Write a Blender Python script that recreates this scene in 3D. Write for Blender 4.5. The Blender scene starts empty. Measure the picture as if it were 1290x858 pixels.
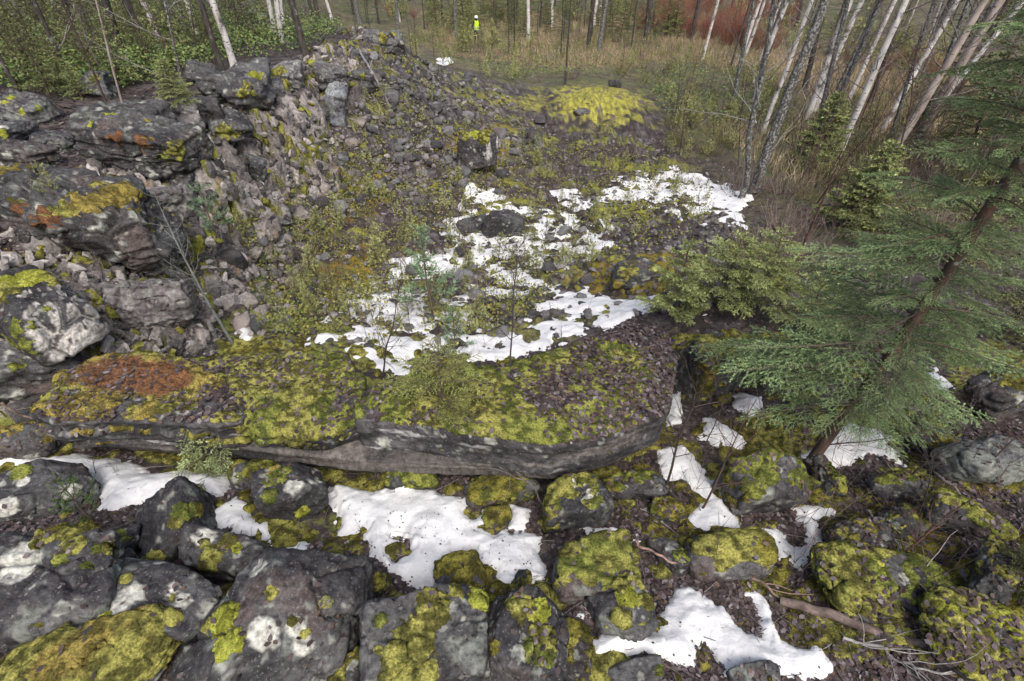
import bpy, bmesh, math, random
import numpy as np
from mathutils import Vector, Matrix, Euler
random.seed(7)
C = bpy.context.scene.collection
SC = bpy.context.scene
# ------------------------------------------------------------------ camera, sky, sun, exposure
CAM_Z, PITCH, FOC = 4.6, math.radians(37.0), 645.0
cd = bpy.data.cameras.new('camera'); cam = bpy.data.objects.new('camera', cd); C.objects.link(cam)
cam.location = (0, 0, CAM_Z); cam.rotation_euler = (math.pi/2 - PITCH, 0, 0)
cd.lens = 18.0; cd.sensor_width = 36.0; cd.clip_start = 0.05; cd.clip_end = 2000
SC.camera = cam
W = bpy.data.worlds.new('World'); SC.world = W; W.use_nodes = True
nt = W.node_tree; bg = nt.nodes['Background']
sky = nt.nodes.new('ShaderNodeTexSky'); sky.sky_type = 'NISHITA'; sky.sun_disc = False
SUN_EL, SUN_AZ = math.radians(50), math.radians(166)      # azimuth measured from +Y towards +X
sky.sun_elevation = SUN_EL; sky.sun_rotation = SUN_AZ
sky.air_density = 1.0; sky.dust_density = 6.0; sky.ozone_density = 1.0
hs = nt.nodes.new('ShaderNodeHueSaturation'); hs.inputs['Saturation'].default_value = 0.88
nt.links.new(sky.outputs[0], hs.inputs['Color']); nt.links.new(hs.outputs[0], bg.inputs['Color'])
bg.inputs['Strength'].default_value = 0.14
sd_ = bpy.data.lights.new('sun', 'SUN'); sun = bpy.data.objects.new('sun', sd_); C.objects.link(sun)
sd_.energy = 1.15; sd_.angle = math.radians(30); sd_.color = (1, .98, .96)
sun.rotation_euler = Vector((-math.sin(SUN_AZ)*math.cos(SUN_EL), -math.cos(SUN_AZ)*math.cos(SUN_EL), -math.sin(SUN_EL))).to_track_quat('-Z', 'Y').to_euler()
SC.view_settings.view_transform = 'Standard'; SC.view_settings.look = 'None'
SC.view_settings.exposure = 0.4; SC.view_settings.gamma = 1.0; SC.view_settings.use_curve_mapping = False
SC.cycles.max_bounces = 5; SC.cycles.diffuse_bounces = 1; SC.cycles.transparent_max_bounces = 4

# ------------------------------------------------------------------ helpers: noise
def _h(ix, iy, iz, seed):
    with np.errstate(over='ignore'):
        h = (ix.astype(np.uint32)*np.uint32(374761393) + iy.astype(np.uint32)*np.uint32(668265263)
             + iz.astype(np.uint32)*np.uint32(2147483647) + np.uint32((seed*974711+12345) & 0xffffffff))
        h = (h ^ (h >> np.uint32(13)))*np.uint32(1274126177)
        h = (h ^ (h >> np.uint32(16)))*np.uint32(2246822519)
        h = h ^ (h >> np.uint32(15))
    return h.astype(np.float64)/4294967295.0
def vnoise(P, seed=0):
    F = np.floor(P); I = F.astype(np.int64); f = P-F; u = f*f*f*(f*(f*6-15)+10)
    x, y, z = I[:, 0], I[:, 1], I[:, 2]; r = 0
    for dx in (0, 1):
        wx = u[:, 0] if dx else 1-u[:, 0]
        for dy in (0, 1):
            wy = u[:, 1] if dy else 1-u[:, 1]
            for dz in (0, 1):
                wz = u[:, 2] if dz else 1-u[:, 2]
                r = r + wx*wy*wz*_h(x+dx, y+dy, z+dz, seed)
    return r*2-1
def fbm(P, sc=1.0, octv=4, seed=0, gain=.5):
    Q = np.asarray(P, float)*sc; a, s, t = 1.0, 0, 0
    for o in range(octv):
        s = s + a*vnoise(Q, seed+o*17); t += a; a *= gain; Q = Q*2.03+np.array([3.7, 1.3, 7.1])
    return s/t
def ridged(P, sc=1.0, octv=4, seed=0, gain=.5):
    Q = np.asarray(P, float)*sc; a, s, t = 1.0, 0, 0
    for o in range(octv):
        s = s + a*(1-2*np.abs(vnoise(Q, seed+o*17))); t += a; a *= gain; Q = Q*2.03+np.array([3.7, 1.3, 7.1])
    return s/t
def worley2(P, seed=0):
    F = np.floor(P[:, :2]).astype(np.int64); f = P[:, :2]-F; d1 = np.full(len(P), 9.); d2 = d1.copy(); idv = np.zeros(len(P))
    z0 = np.zeros(len(P), np.int64)
    for dx in (-1, 0, 1):
        for dy in (-1, 0, 1):
            a, b = F[:, 0]+dx, F[:, 1]+dy
            qx = dx+_h(a, b, z0, seed)-f[:, 0]; qy = dy+_h(a, b, z0+1, seed)-f[:, 1]
            d = np.sqrt(qx*qx+qy*qy); near = d < d1
            d2 = np.where(near, d1, np.minimum(d2, d)); idv = np.where(near, _h(a, b, z0+2, seed), idv); d1 = np.where(near, d, d1)
    return d1, d2, idv
def worley3(P, seed=0):
    F = np.floor(P).astype(np.int64); f = P-F; d1 = np.full(len(P), 9.); d2 = d1.copy(); idv = np.zeros(len(P))
    for dx in (-1, 0, 1):
        for dy in (-1, 0, 1):
            for dz in (-1, 0, 1):
                a, b, c = F[:, 0]+dx, F[:, 1]+dy, F[:, 2]+dz
                d = np.sqrt((dx+_h(a, b, c, seed)-f[:, 0])**2+(dy+_h(a, b, c, seed+1)-f[:, 1])**2+(dz+_h(a, b, c, seed+2)-f[:, 2])**2)
                near = d < d1; d2 = np.where(near, d1, np.minimum(d2, d)); idv = np.where(near, _h(a, b, c, seed+3), idv); d1 = np.where(near, d, d1)
    return d1, d2, idv
def P3(x, y, z=None):
    x = np.asarray(x, float).ravel(); y = np.asarray(y, float).ravel()
    return np.stack([x, y, np.zeros_like(x) if z is None else np.asarray(z, float).ravel()], 1)
def sstep(a, b, x):
    t = np.clip((x-a)/(b-a), 0, 1); return t*t*(3-2*t)
def mixc(a, b, t):
    t = np.asarray(t)[:, None]; return a*(1-t)+np.asarray(b)*t
def col(n, c): return np.tile(np.asarray(c, float), (n, 1))
def norml(v): return v/np.maximum(np.linalg.norm(v, axis=-1, keepdims=True), 1e-9)

# ------------------------------------------------------------------ helpers: meshes and objects
def mesh_np(name, V, faces, cols=None, mats=(), smooth=True, midx=None):
    """V (n,3); faces: list of int arrays, each (m,3) or (m,4)."""
    me = bpy.data.meshes.new(name); V = np.asarray(V, np.float32)
    faces = [np.asarray(f, np.int32) for f in faces if len(f)]
    me.vertices.add(len(V)); me.vertices.foreach_set('co', V.ravel())
    loops = np.concatenate([f.ravel() for f in faces]); sizes = np.concatenate([np.full(len(f), f.shape[1]) for f in faces])
    me.loops.add(len(loops)); me.loops.foreach_set('vertex_index', loops)
    me.polygons.add(len(sizes)); me.polygons.foreach_set('loop_start', np.concatenate([[0], np.cumsum(sizes)[:-1]]).astype(np.int32))
    me.polygons.foreach_set('use_smooth', np.full(len(sizes), smooth))
    if midx is not None: me.polygons.foreach_set('material_index', np.asarray(midx, np.int32))
    if cols is not None:
        at = me.attributes.new('Col', 'FLOAT_COLOR', 'POINT')
        at.data.foreach_set('color', np.concatenate([np.clip(cols, 0, 1), np.ones((len(V), 1))], 1).astype(np.float32).ravel())
    for m in mats: me.materials.append(m)
    me.update(calc_edges=True); me.validate()
    return me
def link(name, me, parent=None, loc=None, rot=None, scale=None):
    o = bpy.data.objects.new(name, me); C.objects.link(o)
    if parent is not None: o.parent = parent
    if loc is not None: o.location = loc
    if rot is not None: o.rotation_euler = rot
    if scale is not None: o.scale = scale if hasattr(scale, '__len__') else (scale,)*3
    return o
def tag(o, label=None, cat=None, group=None, kind=None):
    if label: o['label'] = label
    if cat: o['category'] = cat
    if group: o['group'] = group
    if kind: o['kind'] = kind
    return o
def vnormals(V, T):
    n = np.cross(V[T[:, 1]]-V[T[:, 0]], V[T[:, 2]]-V[T[:, 0]]); N = np.zeros_like(V)
    for k in range(3): np.add.at(N, T[:, k], n)
    return norml(N)

# ------------------------------------------------------------------ helpers: the photograph's rays, used to find where things stand
SP, CP = math.sin(PITCH), math.cos(PITCH)
def rays(px, py):
    px = np.asarray(px, float).ravel(); py = np.asarray(py, float).ravel()
    a = (px-645)/FOC; b = (429-py)/FOC
    return np.stack([a, CP+b*SP, -SP+b*CP], 1)
def project(P):
    d = np.asarray(P, float)-np.array([0, 0, CAM_Z]); zc = d[:, 1]*CP-d[:, 2]*SP; yc = d[:, 1]*SP+d[:, 2]*CP
    zs = np.where(zc > .05, zc, 1e9)
    return 645+FOC*d[:, 0]/zs, 429-FOC*yc/zs, zc
def hit(px, py, off=0.0, H=None):
    """points where the rays through photograph pixels meet the ground raised by off"""
    H = H or Hs; D = rays(px, py); n = len(D); t0 = np.full(n, .8); done = np.zeros(n, bool); res = np.full(n, 120.)
    off = np.broadcast_to(np.asarray(off, float), (n,))
    t = .8
    while t < 120 and not done.all():
        step = max(.03, t*.012); tn = t+step
        Q = D*tn+np.array([0, 0, CAM_Z]); below = Q[:, 2] < H(Q[:, 0], Q[:, 1])+off
        new = below & ~done; res[new] = t+step*.5; done |= new; t = tn
    return D*res[:, None]+np.array([0, 0, CAM_Z])
def hit1(px, py, off=0.0): return hit([px], [py], off)[0]
def at_depth_height(px, py, z):
    d = rays([px], [py])[0]; t = (z-CAM_Z)/d[2]; return d*t+np.array([0, 0, CAM_Z])

# ------------------------------------------------------------------ the lie of the land
_cp = []
def cp(px, py, z): q = at_depth_height(px, py, z); _cp.append((q[0], q[1], z))
for a in [(645,858,1.4),(300,858,1.45),(0,858,1.6),(1000,858,1.3),(1290,858,1.45),(0,700,1.5),(200,700,1.3),(400,700,1.22),(540,680,1.18),(700,680,1.15),
          (880,640,1.1),(1000,680,1.15),(1150,700,1.3),(1290,700,1.55),(1290,560,1.45),(0,570,1.2),(200,600,1.15),(400,600,1.12),(600,620,1.1),(800,620,1.08),
          (350,430,.95),(640,440,.72),(850,390,.9),(950,420,1.0),(950,520,1.1),(1100,560,1.2),(1100,450,1.0),(1280,420,1.2),
          (500,380,.3),(650,350,.15),(770,370,.5),(640,290,0),(750,300,.05),(850,260,.1),(900,240,.15),(560,240,.15),(450,300,.25),(400,330,.35),(800,345,.55),(900,330,.6),(1000,330,.6),
          (600,215,.3),(600,170,.6),(530,160,1.0),(520,120,1.6),(470,92,2.3),(492,52,2.5),(540,82,1.7),(600,105,1.1),(565,66,.5),(750,125,.95),(640,122,.7),(850,150,.4),(700,170,.2),(780,200,.15),
          (900,180,.2),(950,150,.2),(1050,190,.3),(1200,150,.5),(1290,200,.8),(1200,300,.8),(600,60,0),(800,80,0),(1000,60,0),(1150,90,.2)]: cp(*a)
for a in [(-4.5,2.6,1.2),(-3,3.1,1.0),(-1,3.0,.98),(.6,3.0,1.0),(0,40,0),(30,40,.3),(-30,40,.5),(0,80,.5),(50,60,.8),(-50,60,.8),(40,0,1.5),(-40,0,1.8),(0,-30,1.5),(-20,20,.6),(-12,10,.8),(-8,5,1),(8,0,1.5),(-7,0,1.5),(20,20,.8),(0,0,1.4),(0,-5,1.4)]: _cp.append(a)
_cp = np.array(_cp)
def _solve():
    n = len(_cp); d = np.linalg.norm(_cp[:, None, :2]-_cp[None, :, :2], axis=2)
    A = np.zeros((n+1, n+1)); A[:n, :n] = -d-np.eye(n)*.12*-1*-1; A[:n, n] = 1; A[n, :n] = 1
    return np.linalg.solve(A, np.concatenate([_cp[:, 2], [0]]))
_w = _solve()
def base(x, y):
    x = np.asarray(x, float); y = np.asarray(y, float); r = np.full(x.shape, _w[-1])
    for k in range(len(_cp)): r = r-_w[k]*np.hypot(x-_cp[k, 0], y-_cp[k, 1])
    return np.clip(r, -.4, 4)
_bx = [(0,-3.6),(3.4,-3.5),(4.2,-3.35),(5,-3.3),(6.8,-3.55),(8.7,-3.85),(11,-3.75),(15,-3.6),(18.5,-3.4),(20.5,-4.0),(24,-6.5),(30,-9),(60,-14)]
def cliff(x, y):
    """0 at the foot of the broken wall, 1 on the plateau behind its rim"""
    x = np.asarray(x, float); y = np.asarray(y, float)
    wig = .28*np.sin(y*1.9+.5)+.16*np.sin(y*4.3+2)+.1*np.sin(y*8.1)
    xb = np.interp(y, [b[0] for b in _bx], [b[1] for b in _bx])+wig*sstep(4, 5.5, y)*.8
    w = np.interp(y, [3, 5, 9, 13, 18, 24, 40], [1.1, 1.7, 1.5, 1.2, 1.2, 4, 8])
    s = (xb-x)/w
    prof = np.interp(s, [0, .12, .3, .52, .72, 1.0, 1.3], [0, .12, .33, .6, .86, .97, 1.0])
    return prof*sstep(3.35, 4.3, y+.25*np.sin(x*2.1))
def plateau(x, y):
    x = np.asarray(x, float); y = np.asarray(y, float)
    return 2.5+.1*np.sin(x*.9+y*.4)+.03*np.clip(-5-x, 0, 15)-.35*(1-sstep(4, 6.5, y))
def Hx(x, y):
    b = base(x, y); c = cliff(x, y)
    return b*(1-c)+np.maximum(plateau(x, y), b)*c
_G0, _GS = (-36.0, .0), .09
_gx = np.arange(_G0[0], 36, _GS); _gy = np.arange(_G0[1], 92, _GS)
_GX, _GY = np.meshgrid(_gx, _gy, indexing='ij'); _GZ = Hx(_GX, _GY)
def Hs(x, y):
    """height of the smooth ground, from a table where it is wanted often"""
    x = np.asarray(x, float); y = np.asarray(y, float); u = (x-_G0[0])/_GS; v = (y-_G0[1])/_GS
    ok = (u >= 0) & (v >= 0) & (u < len(_gx)-1.01) & (v < len(_gy)-1.01); uc = np.clip(u, 0, len(_gx)-1.01); vc = np.clip(v, 0, len(_gy)-1.01)
    i = uc.astype(int); j = vc.astype(int); f = uc-i; g = vc-j
    z = _GZ[i, j]*(1-f)*(1-g)+_GZ[i+1, j]*f*(1-g)+_GZ[i, j+1]*(1-f)*g+_GZ[i+1, j+1]*f*g
    if not ok.all():
        z = np.array(z); z[~ok] = Hx(x[~ok], y[~ok])
    return z
def bump(x, y):
    p = P3(x, y); sh = np.shape(x); x = p[:, 0]; y = p[:, 1]; c = cliff(x, y); d = np.hypot(x, y)
    pit = sstep(4.6, 5.6, y)*(1-sstep(19, 23, y))*(1-c)*(1-sstep(3.5, 6, x))
    fg = (1-sstep(4.6, 5.6, y))
    d1, d2, _ = worley2(p*3.1+.3*fbm(p, 3, 2, 5)[:, None], 3); e1, e2, _ = worley2(p*7.7, 4)
    big = np.clip(.75-d1, 0, 1); sm = np.clip(.7-e1, 0, 1)
    r = pit*(.17*big*(.4+.9*np.clip(fbm(p, .8, 2, 9)+.5, 0, 1))+.055*sm)+pit*.05*fbm(p, 1.1, 3, 2)
    r = r+fg*(.07*fbm(p, 2.2, 3, 11)+.03*sm)+(1-pit-fg)*(1-c)*.12*fbm(p, .7, 3, 12)*sstep(2, 6, d)+c*.05*fbm(p, 1.5, 3, 13)
    return r.reshape(sh)
def Hd(x, y): return Hs(x, y)+bump(x, y)
def in_poly(x, y, poly):
    """signed distance to a polygon in the ground plane, positive inside"""
    sh = np.shape(x); x = np.ravel(x); y = np.ravel(y); ins = np.zeros(x.shape, bool); dm = np.full(x.shape, 1e9); n = len(poly)
    for i in range(n):
        (x1, y1), (x2, y2) = poly[i], poly[(i+1) % n]
        c = ((y1 > y) != (y2 > y)); ins ^= c & (x < (x2-x1)*(y-y1)/((y2-y1) if abs(y2-y1) > 1e-12 else 1e-12)+x1)
        dx, dy = x2-x1, y2-y1; L = dx*dx+dy*dy+1e-12; t = np.clip(((x-x1)*dx+(y-y1)*dy)/L, 0, 1)
        dm = np.minimum(dm, np.hypot(x-x1-t*dx, y-y1-t*dy))
    return np.where(ins, dm, -dm).reshape(sh)
def wpoly(pts):
    """outline seen in the photograph -> outline on the ground"""
    pts = np.array(pts, float); return [tuple(q[:2]) for q in hit(pts[:, 0], pts[:, 1])]

LANDMARKS = [('the bright moss mound',755,130),('the square concrete block',603,200),('the rubble ridge top',480,72),('the close pine pair',748,66),('the lone birch',885,76),('the person',601,62),('the red brown thicket',905,48),
 ('the thick grey lichen trunk',948,240),('the dark round boulder',630,295),('the middle of the snow sheet',655,370),('the yellow moss shelf',800,350),('the main slab',650,470),('the bright young spruce',225,132),('the rim edge birch',297,92),
 ('the big green spruce',1003,592),('the dark young spruce',1030,205),('the pale overhanging boulders',390,112),('the flat edge boulder',30,140),('the far snow patch',820,255),('the dead sapling',293,432),('the slender white birch',1055,200),('the hollow crag',195,395),('the ochre moss patch',460,255),('the pyramid mossy rock',722,640)]
_lm = None
def where(x, y):
    """words for a place: the nearest landmark and on which side of it"""
    global _lm
    if _lm is None: _lm = hit([l[1] for l in LANDMARKS], [l[2] for l in LANDMARKS])
    d = np.hypot(_lm[:, 0]-x, _lm[:, 1]-y); k = int(np.argmin(d)); dx = x-_lm[k, 0]; dy = y-_lm[k, 1]
    side = ('left' if dx < 0 else 'right')+' of' if abs(dx) > abs(dy) else ('behind' if dy > 0 else 'in front of')
    far = 'just ' if d[k] < 1.0 else ('well ' if d[k] > 3.5 else '')
    return far+side+' '+LANDMARKS[k][0]
def size_word(h, lo, hi): return ('low', 'middling', 'tall')[min(2, int(3*(h-lo)/(hi-lo+1e-9)))]
# ------------------------------------------------------------------ materials
def nodes(m):
    m.use_nodes = True; t = m.node_tree; return t, t.nodes['Principled BSDF']
def surf(name, grain=60, amount=.5, bump_d=.01, bump_s=.6, rough=.85, speck=None, spec=.3, coords='Object', sss=0, detail=5, tint=None):
    """colour from the 'Col' attribute broken up by grain; optional pale specks; fine relief"""
    m = bpy.data.materials.new(name); t, b = nodes(m); N = t.nodes; Lk = t.links
    tc = N.new('ShaderNodeTexCoord'); at = N.new('ShaderNodeAttribute'); at.attribute_name = 'Col'
    n = N.new('ShaderNodeTexNoise'); n.inputs['Scale'].default_value = grain; n.inputs['Detail'].default_value = detail; n.inputs['Roughness'].default_value = .65
    Lk.new(tc.outputs[coords], n.inputs['Vector'])
    mr = N.new('ShaderNodeMapRange'); mr.inputs['From Min'].default_value = .3; mr.inputs['From Max'].default_value = .7
    mr.inputs['To Min'].default_value = 1-amount; mr.inputs['To Max'].default_value = 1+amount
    Lk.new(n.outputs['Fac'], mr.inputs['Value'])
    mx = N.new('ShaderNodeVectorMath'); mx.operation = 'SCALE'; Lk.new(at.outputs['Color'], mx.inputs[0]); Lk.new(mr.outputs[0], mx.inputs['Scale'])
    out = mx.outputs[0]
    if speck:
        sc, lo, hi, c, f = speck
        n2 = N.new('ShaderNodeTexNoise'); n2.inputs['Scale'].default_value = sc; n2.inputs['Detail'].default_value = 3; n2.inputs['Roughness'].default_value = .7
        Lk.new(tc.outputs[coords], n2.inputs['Vector'])
        r2 = N.new('ShaderNodeMapRange'); r2.inputs['From Min'].default_value = lo; r2.inputs['From Max'].default_value = hi; r2.inputs['To Max'].default_value = f
        Lk.new(n2.outputs['Fac'], r2.inputs['Value'])
        mm = N.new('ShaderNodeMix'); mm.data_type = 'RGBA'; mm.inputs['B'].default_value = (*c, 1)
        Lk.new(r2.outputs[0], mm.inputs['Factor']); Lk.new(out, mm.inputs['A']); out = mm.outputs['Result']
    Lk.new(out, b.inputs['Base Color'])
    b.inputs['Roughness'].default_value = rough; b.inputs['Specular IOR Level'].default_value = spec
    if bump_d:
        bp = N.new('ShaderNodeBump'); bp.inputs['Distance'].default_value = bump_d; bp.inputs['Strength'].default_value = bump_s
        Lk.new(n.outputs['Fac'], bp.inputs['Height']); Lk.new(bp.outputs[0], b.inputs['Normal'])
    if sss:
        b.inputs['Subsurface Weight'].default_value = sss; b.inputs['Subsurface Radius'].default_value = (.03, .035, .04); b.inputs['Subsurface Scale'].default_value = .5
    return m
M_GROUND = surf('ground_litter', 45, .55, .03, .8, .8)
M_CLIFF = surf('crumbled_concrete', 22, .5, .06, .9, .9, speck=(38, .56, .66, (.36, .33, .31), .6))
M_ROCK = surf('dark_rock', 26, .7, .016, .9, .62, speck=(62, .585, .66, (.26, .26, .25), .5), spec=.25, detail=9)
M_ROCKM = surf('rubble_stone', 30, .45, .02, .8, .8, speck=(60, .6, .68, (.3, .3, .3), .5))
M_SLAB = surf('old_concrete', 22, .65, .012, .7, .75, speck=(60, .61, .68, (.32, .31, .3), .5))
M_MOSS = surf('moss_cushion', 75, .75, .015, 1.0, .95, spec=.08, detail=6)
M_SNOW = surf('snow', 40, .06, .012, .6, .6, spec=.25)
M_LEAF = surf('fallen_leaves', 60, .3, 0, 0, .6, spec=.22)
M_TWIG = surf('twig', 50, .4, .004, .6, .85)
# ------------------------------------------------------------------ ground sheet and the broken concrete bank
LITTER, LITTER2 = (.042, .034, .033), (.118, .098, .094)
MOSSY, MOSSO, MOSSG, MOSSR = (.34, .33, .065), (.13, .13, .03), (.22, .25, .055), (.25, .105, .022)
mound_poly = wpoly([(695,122),(740,103),(790,108),(812,132),(775,158),(722,152)])
moss_strip = wpoly([(565,112),(620,120),(690,118),(700,145),(640,138),(580,125)])
ochre_polys = [wpoly(p) for p in ([(430,262),(445,235),(480,222),(490,240),(465,262),(440,275)],[(570,195),(585,165),(640,160),(640,210),(625,215)],[(400,370),(420,340),(470,320),(465,345),(430,375)],[(760,340),(830,325),(870,330),(850,375),(780,375),(740,360)])]
tan_polys = [wpoly(p) for p in ([(540,20),(700,15),(860,18),(960,30),(900,70),(700,85),(560,70)],[(880,70),(1000,60),(1200,70),(1230,140),(1150,160),(1000,110)])]
def ground_cols(P, N):
    x, y, z = P[:, 0], P[:, 1], P[:, 2]; n = len(P); c = cliff(x, y); p2 = P3(x, y); d = np.hypot(x, y)
    a = fbm(p2, 1.4, 4, 31); b = fbm(p2, 6, 3, 32); e = fbm(p2, .45, 3, 33); f = fbm(p2, 18, 3, 34)
    K = mixc(col(n, LITTER), LITTER2, sstep(-.35, .5, b*.6+f*.6))
    pit = sstep(4.7, 5.8, y)*(1-sstep(19, 23, y))*(1-sstep(3.5, 6.5, x))*(1-c)
    rub = mixc(col(n, (.045, .043, .046)), (.16, .15, .15), sstep(-.3, .6, f+.3*b))
    slope = sstep(9.5, 12, y)*(1-sstep(-.9, .6, x+.25*(15-y)))
    K = mixc(K, rub, pit*np.clip(.55*slope+sstep(-.1, .35, b+.5*a)*.8, 0, 1))
    # moss and low green in the pit and between the stones
    mo = mixc(mixc(col(n, MOSSO), MOSSG, sstep(-.3, .4, f)), MOSSY, sstep(-.2, .5, a+.4*f)*.75)
    K = mixc(K, mo, pit*(1-.35*slope)*sstep(.0, .4, fbm(p2, 2.1, 4, 41)+.25*f-.06))
    fg = 1-sstep(4.2, 5.2, y)
    right = sstep(.8, 2.0, x)
    K = mixc(K, mo, (1-sstep(5.0, 6.0, y))*sstep(-4.2, -3.6, x)*sstep(3.3, 3.7, y)*sstep(-.25, .1, f+b)*(x < -1)*.9)
    K = mixc(K, mo, fg*sstep(.05, .35, fbm(p2, 1.9, 4, 44)+.3*f-.05+.02*right))
    for q in ochre_polys:
        s = in_poly(x, y, q); K = mixc(K, mixc(col(n, (.25, .17, .025)), (.2, .19, .03), sstep(-.3, .3, f)), sstep(-.25, .15, s+.5*b))
    s = in_poly(x, y, mound_poly); K = mixc(K, mixc(mixc(col(n, (.42, .40, .075)), (.19, .18, .045), sstep(-.25, .35, f+.3*b)), (.13, .11, .10), sstep(.08, .35, fbm(p2, 2.6, 4, 88)+.3*f)), sstep(-.35, .1, s+.7*b+.3*a))
    s = in_poly(x, y, moss_strip); K = mixc(K, mixc(col(n, (.30, .29, .07)), (.14, .13, .05), sstep(-.2, .3, f+.3*b)), sstep(-.2, .3, s+.9*b+.5*a-.15))
    # field beyond
    fld = np.clip(sstep(19, 23, y)+sstep(4, 6.5, x)*sstep(6, 8, y), 0, 1)*(1-c)
    gr = mixc(mixc(col(n, (.10, .085, .058)), (.11, .125, .05), sstep(-.25, .3, a)), (.19, .16, .10), sstep(.0, .5, b+.4*e))
    K = mixc(K, gr, fld*.9)
    for q in tan_polys:
        s = in_poly(x, y, q); K = mixc(K, mixc(col(n, (.25, .175, .105)), (.12, .085, .055), sstep(-.2, .5, b)), sstep(-1.2, .8, s+2*a))
    K = mixc(K, mixc(mixc(col(n, LITTER), LITTER2, sstep(-.3, .5, b+f)), (.06, .075, .03), sstep(.1, .5, a)*.6*sstep(9, 13, d)), c*sstep(.9, .99, c))
    return K
def cliff_cols(P, N):
    n = len(P); a = fbm(P, 1.1, 4, 51); b = fbm(P, 5, 3, 52); f = fbm(P, 16, 3, 53); up = N[:, 2]
    K = mixc(col(n, (.20, .18, .172)), (.46, .42, .40), sstep(-.35, .4, a+.55*f))
    K = mixc(K, (.075, .07, .072), sstep(.10, .4, fbm(P, 2.3, 4, 57)+.25*up-.2+.035*np.maximum(P[:, 1]-8, 0))*.9)
    K = mixc(K, (.40, .385, .37), sstep(.3, .5, fbm(P, 3.1, 3, 55))*.8)
    K = mixc(K, (.30, .21, .12), sstep(.36, .55, fbm(P, 2.5, 3, 61))*.8)
    K = mixc(K, mixc(col(n, (.13, .13, .015)), (.26, .26, .025), sstep(-.2, .4, f)), sstep(.2, .36, fbm(P, 1.9, 4, 58)+.28*up-.14))
    K = mixc(K, mixc(col(n, LITTER), LITTER2, sstep(-.3, .4, f)), sstep(.72, .9, up+.2*b))
    return K
CL = {}
def build_ground():
    th = np.radians(np.concatenate([np.linspace(-57, 57, 560), np.linspace(57, 303, 46)[1:-1]])); nr = 860
    r = .5*np.exp(np.linspace(0, math.log(320/.5), nr)); R, T = np.meshgrid(r, th, indexing='ij'); nth = len(th)
    X = R*np.sin(T); Y = R*np.cos(T); Z = Hd(X, Y); P = np.stack([X, Y, Z], 2)
    # normals of the sheet
    def grad(A): return np.roll(A, -1, 1)-np.roll(A, 1, 1)
    Nn = norml(np.cross(grad(P), np.gradient(P, axis=0))); Nn = np.where(Nn[..., 2:3] < 0, -Nn, Nn)
    Pf = P.reshape(-1, 3).copy(); Nf = Nn.reshape(-1, 3); c = cliff(Pf[:, 0], Pf[:, 1])
    wc = sstep(.02, .12, c)*(1-sstep(.93, 1.0, c))*(1-sstep(21, 25, Pf[:, 1]))*(Pf[:, 1] < 27)
    i = np.where(wc > 0)[0]; Q = Pf[i]; w1 = worley3(Q*1.7+.5*np.stack([fbm(Q, 1.5, 2, 71), fbm(Q, 1.5, 2, 72), fbm(Q, 1.5, 2, 73)], 1), 77)
    w2 = worley3(Q*4.6+.3*fbm(Q, 4, 2, 74)[:, None], 81)
    w3 = worley3(Q*10+.3*fbm(Q, 9, 2, 78)[:, None], 83)
    disp = .22*(.55-w1[0])+.26*(w1[2]-.5)+.10*(.55-w2[0])+.13*(w2[2]-.5)+.07*(w3[2]-.5)+.05*(.5-w3[0])+.08*ridged(Q, 3.0, 4, 75)-.10*np.exp(-((w1[1]-w1[0])/.06)**2)
    Pf[i] += Nf[i]*(disp*wc[i])[:, None]
    idx = np.arange(nr*nth).reshape(nr, nth); a = idx[:-1]; b = idx[1:]
    Fq = np.stack([a, np.roll(a, -1, 1), np.roll(b, -1, 1), b], 2).reshape(-1, 4)[:, ::-1]
    isc = wc[Fq].min(1) > .02
    P2 = Pf.reshape(nr, nth, 3); N2 = norml(np.cross(grad(P2), np.gradient(P2, axis=0))); N2 = np.where(N2[..., 2:3] < 0, -N2, N2).reshape(-1, 3)
    K = ground_cols(Pf, N2)
    if len(i): K[i] = mixc(K[i], cliff_cols(Pf[i], N2[i]), sstep(.0, .3, wc[i]))
    g = Fq[~isc]; V2 = np.concatenate([Pf, [[0, 0, float(Hd(np.array([0.]), np.array([0.]))[0])]]]); K2 = np.concatenate([K, [LITTER]])
    fan = np.stack([np.full(nth, nr*nth), np.roll(idx[0], -1), idx[0]], 1)
    used, inv = np.unique(np.concatenate([g.ravel(), fan.ravel()]), return_inverse=True)
    o = link('ground', mesh_np('ground', V2[used], [inv[:g.size].reshape(-1, 4), inv[g.size:].reshape(-1, 3)], K2[used], [M_GROUND])); tag(o, kind='structure')
    h = Fq[isc]; used, inv = np.unique(h.ravel(), return_inverse=True); CL['V'] = Pf[used]; CL['N'] = N2[used]; CL['F'] = inv.reshape(-1, 4)
    CL['o'] = o = link('concrete_bank', mesh_np('concrete_bank', Pf[used], [inv.reshape(-1, 4)], K[used], [M_CLIFF]))
    tag(o, 'steep crumbling bank of pale broken concrete along the left side of the hollow', 'concrete bank', kind='thing')
build_ground()

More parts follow.
